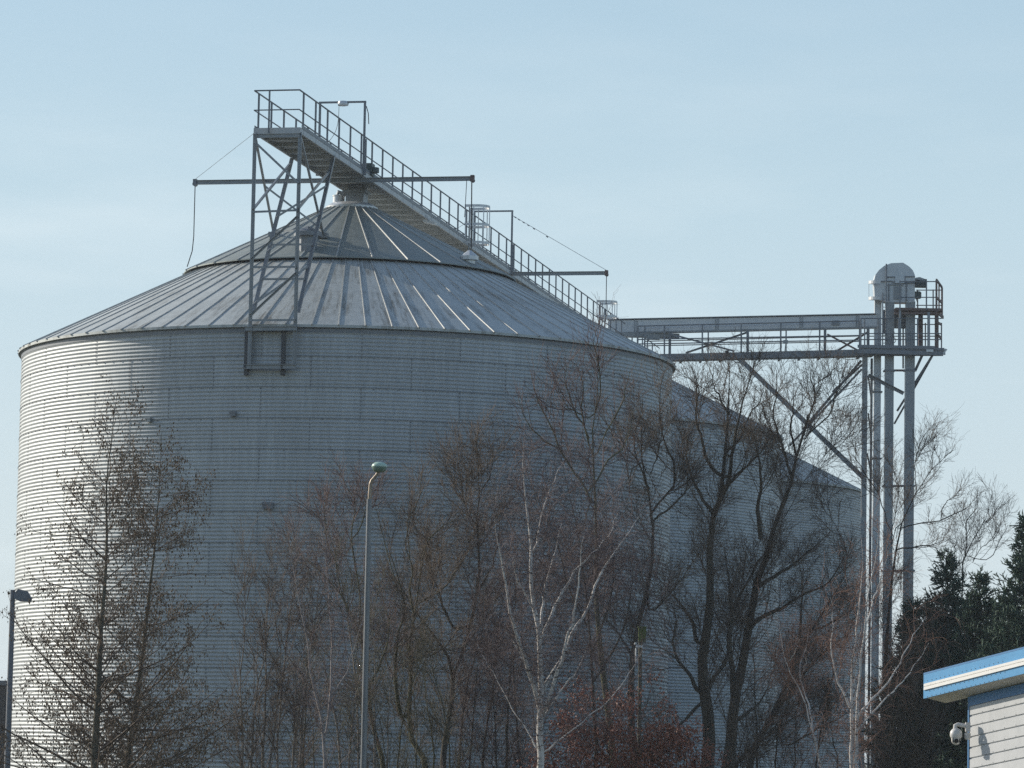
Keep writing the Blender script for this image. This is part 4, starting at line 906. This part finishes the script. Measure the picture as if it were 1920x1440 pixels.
# rake so that cladding, roof edge and soffit rise towards the viewer
def along(p, px_target_slope, L):
    return p+(wd+Vector((0, 0, px_target_slope)))*L
nw = Vector((math.sin(R_(-68)), -math.cos(R_(-68)), 0)); nw = -nw if nw.y > 0 else nw    # outward, towards us and left
RK = .112
ax = (wd+Vector((0, 0, RK))).normalized()
cab = thing('blue_trimmed_building', Vector((wc.x, wc.y, 0)), 'low white clad building with light blue roof trim at the lower right corner', 'building')
LEN = 6.0
def K(a, o, z): return wc+(wd+Vector((0, 0, RK)))*a+nw*o+Vector((0, 0, z))
def kbox(mb, a0, a1, o0, o1, z0, z1, s0=0., s1=0.):
    """box in the wall's frame; s0/s1 lift the outer edge of bottom/top"""
    mb.quadbox([K(a0, o0, z0), K(a1, o0, z0), K(a1, o1, z0+s0), K(a0, o1, z0+s0), K(a0, o0, z1), K(a1, o0, z1), K(a1, o1, z1+s1), K(a0, o1, z1+s1)])
# core and cladding
mb = MB(); kbox(mb, .01, LEN, -4.5, -.03, -(wc.z), .05); core = mb.build('wall', M['white'], cab)
mb = MB(); prof = []; z = -.16; pit = .172
while z > -wc.z-.6:
    prof += [(.026, z), (.026, z-pit*.80), (.004, z-pit*.84), (.004, z-pit*.94), (.020, z-pit*.98)]; z -= pit
for o, zz in prof: mb.v += [K(.0, o, zz), K(LEN, o, zz)]
for i in range(len(prof)-1): mb.f.append((2*i, 2*i+1, 2*i+3, 2*i+2))
mb.build('cladding', M['whitewall'], core)
mb = MB()
for k in range(11):
    for a in (.42, .78, 1.14, 1.5): p = K(a, .03, -.16-pit*(k+.72)); mb.box(p, .009, .008, .009, wd, nw)
ob = mb.build('cladding_screws', M['steel'], core); ob['kind'] = 'stuff'
mb = MB(); kbox(mb, -.035, .0, -.05, .04, -wc.z, .0); kbox(mb, -.035, LEN, .028, .036, -.155, .0); mb.build('corner_flashing', M['blued'], core)
A0 = -.89; OV = .36; FB = .10; FH = .39
mb = MB(); kbox(mb, A0, LEN, -.02, OV, .003, .012, FB-.02, FB-.02); mb.build('soffit', M['cream'], cab)
mb = MB(); kbox(mb, A0, LEN, OV, OV+.02, FB-.03, FB-.03+FH); kbox(mb, A0-.02, A0-.002, -.1, OV+.021, FB-.03, FB-.03+FH); fas = mb.build('fascia', M['blue'], cab)
mb = MB(); z0 = FB-.03+.125; prof = [(OV+.022, z0), (OV+.045, z0+.006), (OV+.045, z0+.052), (OV+.034, z0+.060), (OV+.045, z0+.068), (OV+.045, z0+.108), (OV+.022, z0+.115)]
for o, zz in prof: mb.v += [K(A0+.03, o, zz), K(LEN, o, zz)]
for i in range(len(prof)-1): mb.f.append((2*i, 2*i+1, 2*i+3, 2*i+2))
n_ = len(mb.v); mb.v += [K(A0+.03, OV+.021, z0), K(A0+.03, OV+.021, z0+.115)]; mb.f.append(tuple([n_]+[2*i for i in range(len(prof))]+[n_+1]))
mb.build('fascia_stripe', M['white'], fas)
mb = MB()
for k in range(18):
    for zz in (.10, .275, .015): mb.box(K(A0+.12+.145*k+(zz == .1)*.07, OV+.023, FB-.03+zz), .012, .01, .012, wd, nw)
ob = mb.build('fascia_screws', M['steel'], fas); ob['kind'] = 'stuff'
mb = MB(); kbox(mb, A0-.02, LEN, -4.6, OV+.022, FB-.03+FH+.002, FB-.03+FH+.03); mb.build('roof', M['blued'], cab)
# security camera
cy2 = 59.75
def W7(x, y, d=0.): return W6(x, y, cy2+d)
sec = thing('security_camera', W7(500, 1240), 'white dome security camera on an arm at the corner of the blue-trimmed building', 'security camera')
mb = MB(); mb.box(W7(484, 1200), .075, .09, .15); mb.tube([W7(482, 1196), W7(455, 1190), W7(425, 1185), W7(411, 1190), W7(410, 1215)], [.036, .034, .034, .034, .036], 12); mb.build('wall_arm', M['plastic'], sec, smooth=True)
mb = MB(); mb.lathe(W7(483, 1253), [(.0005, -.06), (.03, -.058), (.05, -.03), (.052, .045), (.03, .055)], 18); mb.build('junction_box', M['plastic'], sec, smooth=True)
mb = MB(); c = W7(415, 1242); mb.lathe(c, [(.088, -.055), (.098, -.03), (.1, .0), (.092, .045), (.065, .08), (.035, .095), (.03, .10)], 24); mb.build('dome_shell', M['plastic'], sec, smooth=True)
mb = MB(); mb.lathe(c, [(.0005, -.175), (.04, -.165), (.07, -.13), (.078, -.09), (.078, -.055)], 24); eye = mb.build('camera_eyeball', M['plastic'], sec, smooth=True)
mb = MB(); f_ = Vector((-.05, -1, -.1)).normalized(); q = c+Vector((0, 0, -.098))+f_*.066; mb.tube([q, q+f_*.02], .036, 16); mb.build('lens', M['glass'], eye, smooth=True)
mb = MB(); u_ = Vector((1, 0, 0))
for sgn in (-1, 1): mb.box(c+Vector((sgn*.052, -.052, -.10)), .026, .02, .07)
mb.build('infrared_window', M['glass'], eye)

# ------------------------------------------------------------------ haze
hm = bpy.data.materials.new('thin_haze'); hm.use_nodes = True; hn = hm.node_tree; hn.nodes.remove(hn.nodes['Principled BSDF'])
pv = hn.nodes.new('ShaderNodeVolumePrincipled'); pv.inputs['Color'].default_value = (.86, .93, 1, 1); pv.inputs['Density'].default_value = HAZE; pv.inputs['Anisotropy'].default_value = .2
hn.links.new(pv.outputs[0], hn.nodes['Material Output'].inputs['Volume'])
mb = MB(); mb.box((0, 1100, 11), 3020, 2820, 24); setp(mb.build('haze', hm), kind='stuff')
# ------------------------------------------------------------------ light and sky
SUN_AZ = R_(119); SUN_EL = R_(23.5)              # azimuth measured from towards-the-camera round to the left
sd = Vector((-math.sin(SUN_AZ)*math.cos(SUN_EL), -math.cos(SUN_AZ)*math.cos(SUN_EL), math.sin(SUN_EL)))
sl = bpy.data.lights.new('sun', 'SUN'); sl.energy = 2.75; sl.angle = R_(.5); sl.color = (1, .92, .80)
so = bpy.data.objects.new('sun', sl); COL.objects.link(so); so.rotation_euler = (-sd).to_track_quat('-Z', 'Y').to_euler(); so.location = (-40, 60, 60)
w = bpy.data.worlds.new('World'); SC.world = w; w.use_nodes = True
nt = w.node_tree; g = NG(nt); bg = nt.nodes['Background']
sky = g.n('ShaderNodeTexSky', sky_type='NISHITA'); sky.sun_disc = False; sky.sun_elevation = SUN_EL
sky.sun_rotation = math.atan2(sd.x, sd.y); sky.altitude = 0; sky.air_density = 1.0; sky.dust_density = 1.2; sky.ozone_density = 1.6
tc = g.n('ShaderNodeTexCoord'); gv = tc.outputs['Generated']
sx = g.n('ShaderNodeSeparateXYZ'); g.l(gv, sx.inputs[0])
cl = g.noise(g.scale(gv, (3.0, 3.0, 14)), 2.3, 5, .55); cl = g.ramp(cl, .50, .78)
low = g.ramp(sx.outputs[2], .22, .06)
cl = g.math('MULTIPLY', g.math('MULTIPLY', cl, low), .6, clamp=True)
hz = g.n('ShaderNodeValToRGB'); el = hz.color_ramp.elements
el[0].position = 0; el[0].color = (.69, .785, .83, 1); el[1].position = 1; el[1].color = (.39, .57, .70, 1)
for p_, c_ in ((.28, (.62, .74, .805, 1)), (.62, (.53, .69, .78, 1))): e = el.new(p_); e.color = c_
g.l(g.ramp(sx.outputs[2], 0., .24), hz.inputs[0])
hv = g.n('ShaderNodeVectorMath', operation='SCALE'); g.l(hz.outputs[0], hv.inputs[0]); hv.inputs[3].default_value = 6.15
gl = g.ramp(g.math('ADD', g.math('MULTIPLY', sx.outputs[0], -.45), sx.outputs[1]), -.45, .75)   # the haze is bright on the sun's side only
veil = g.math('MULTIPLY', g.math('MULTIPLY_ADD', g.ramp(sx.outputs[2], .55, .15), .66, .24), gl)
col = g.mix(veil, sky.outputs[0], hv.outputs[0])
col = g.mix(cl, col, (5.4, 5.9, 6.1))
g.l(col, bg.inputs['Color']); bg.inputs['Strength'].default_value = .1
vs = SC.view_settings; vs.view_transform = 'Standard'; vs.look = 'None'; vs.exposure = .72; vs.gamma = 1
SC.cycles.sample_clamp_indirect = 4; SC.cycles.max_bounces = 5; SC.cycles.use_denoising = False
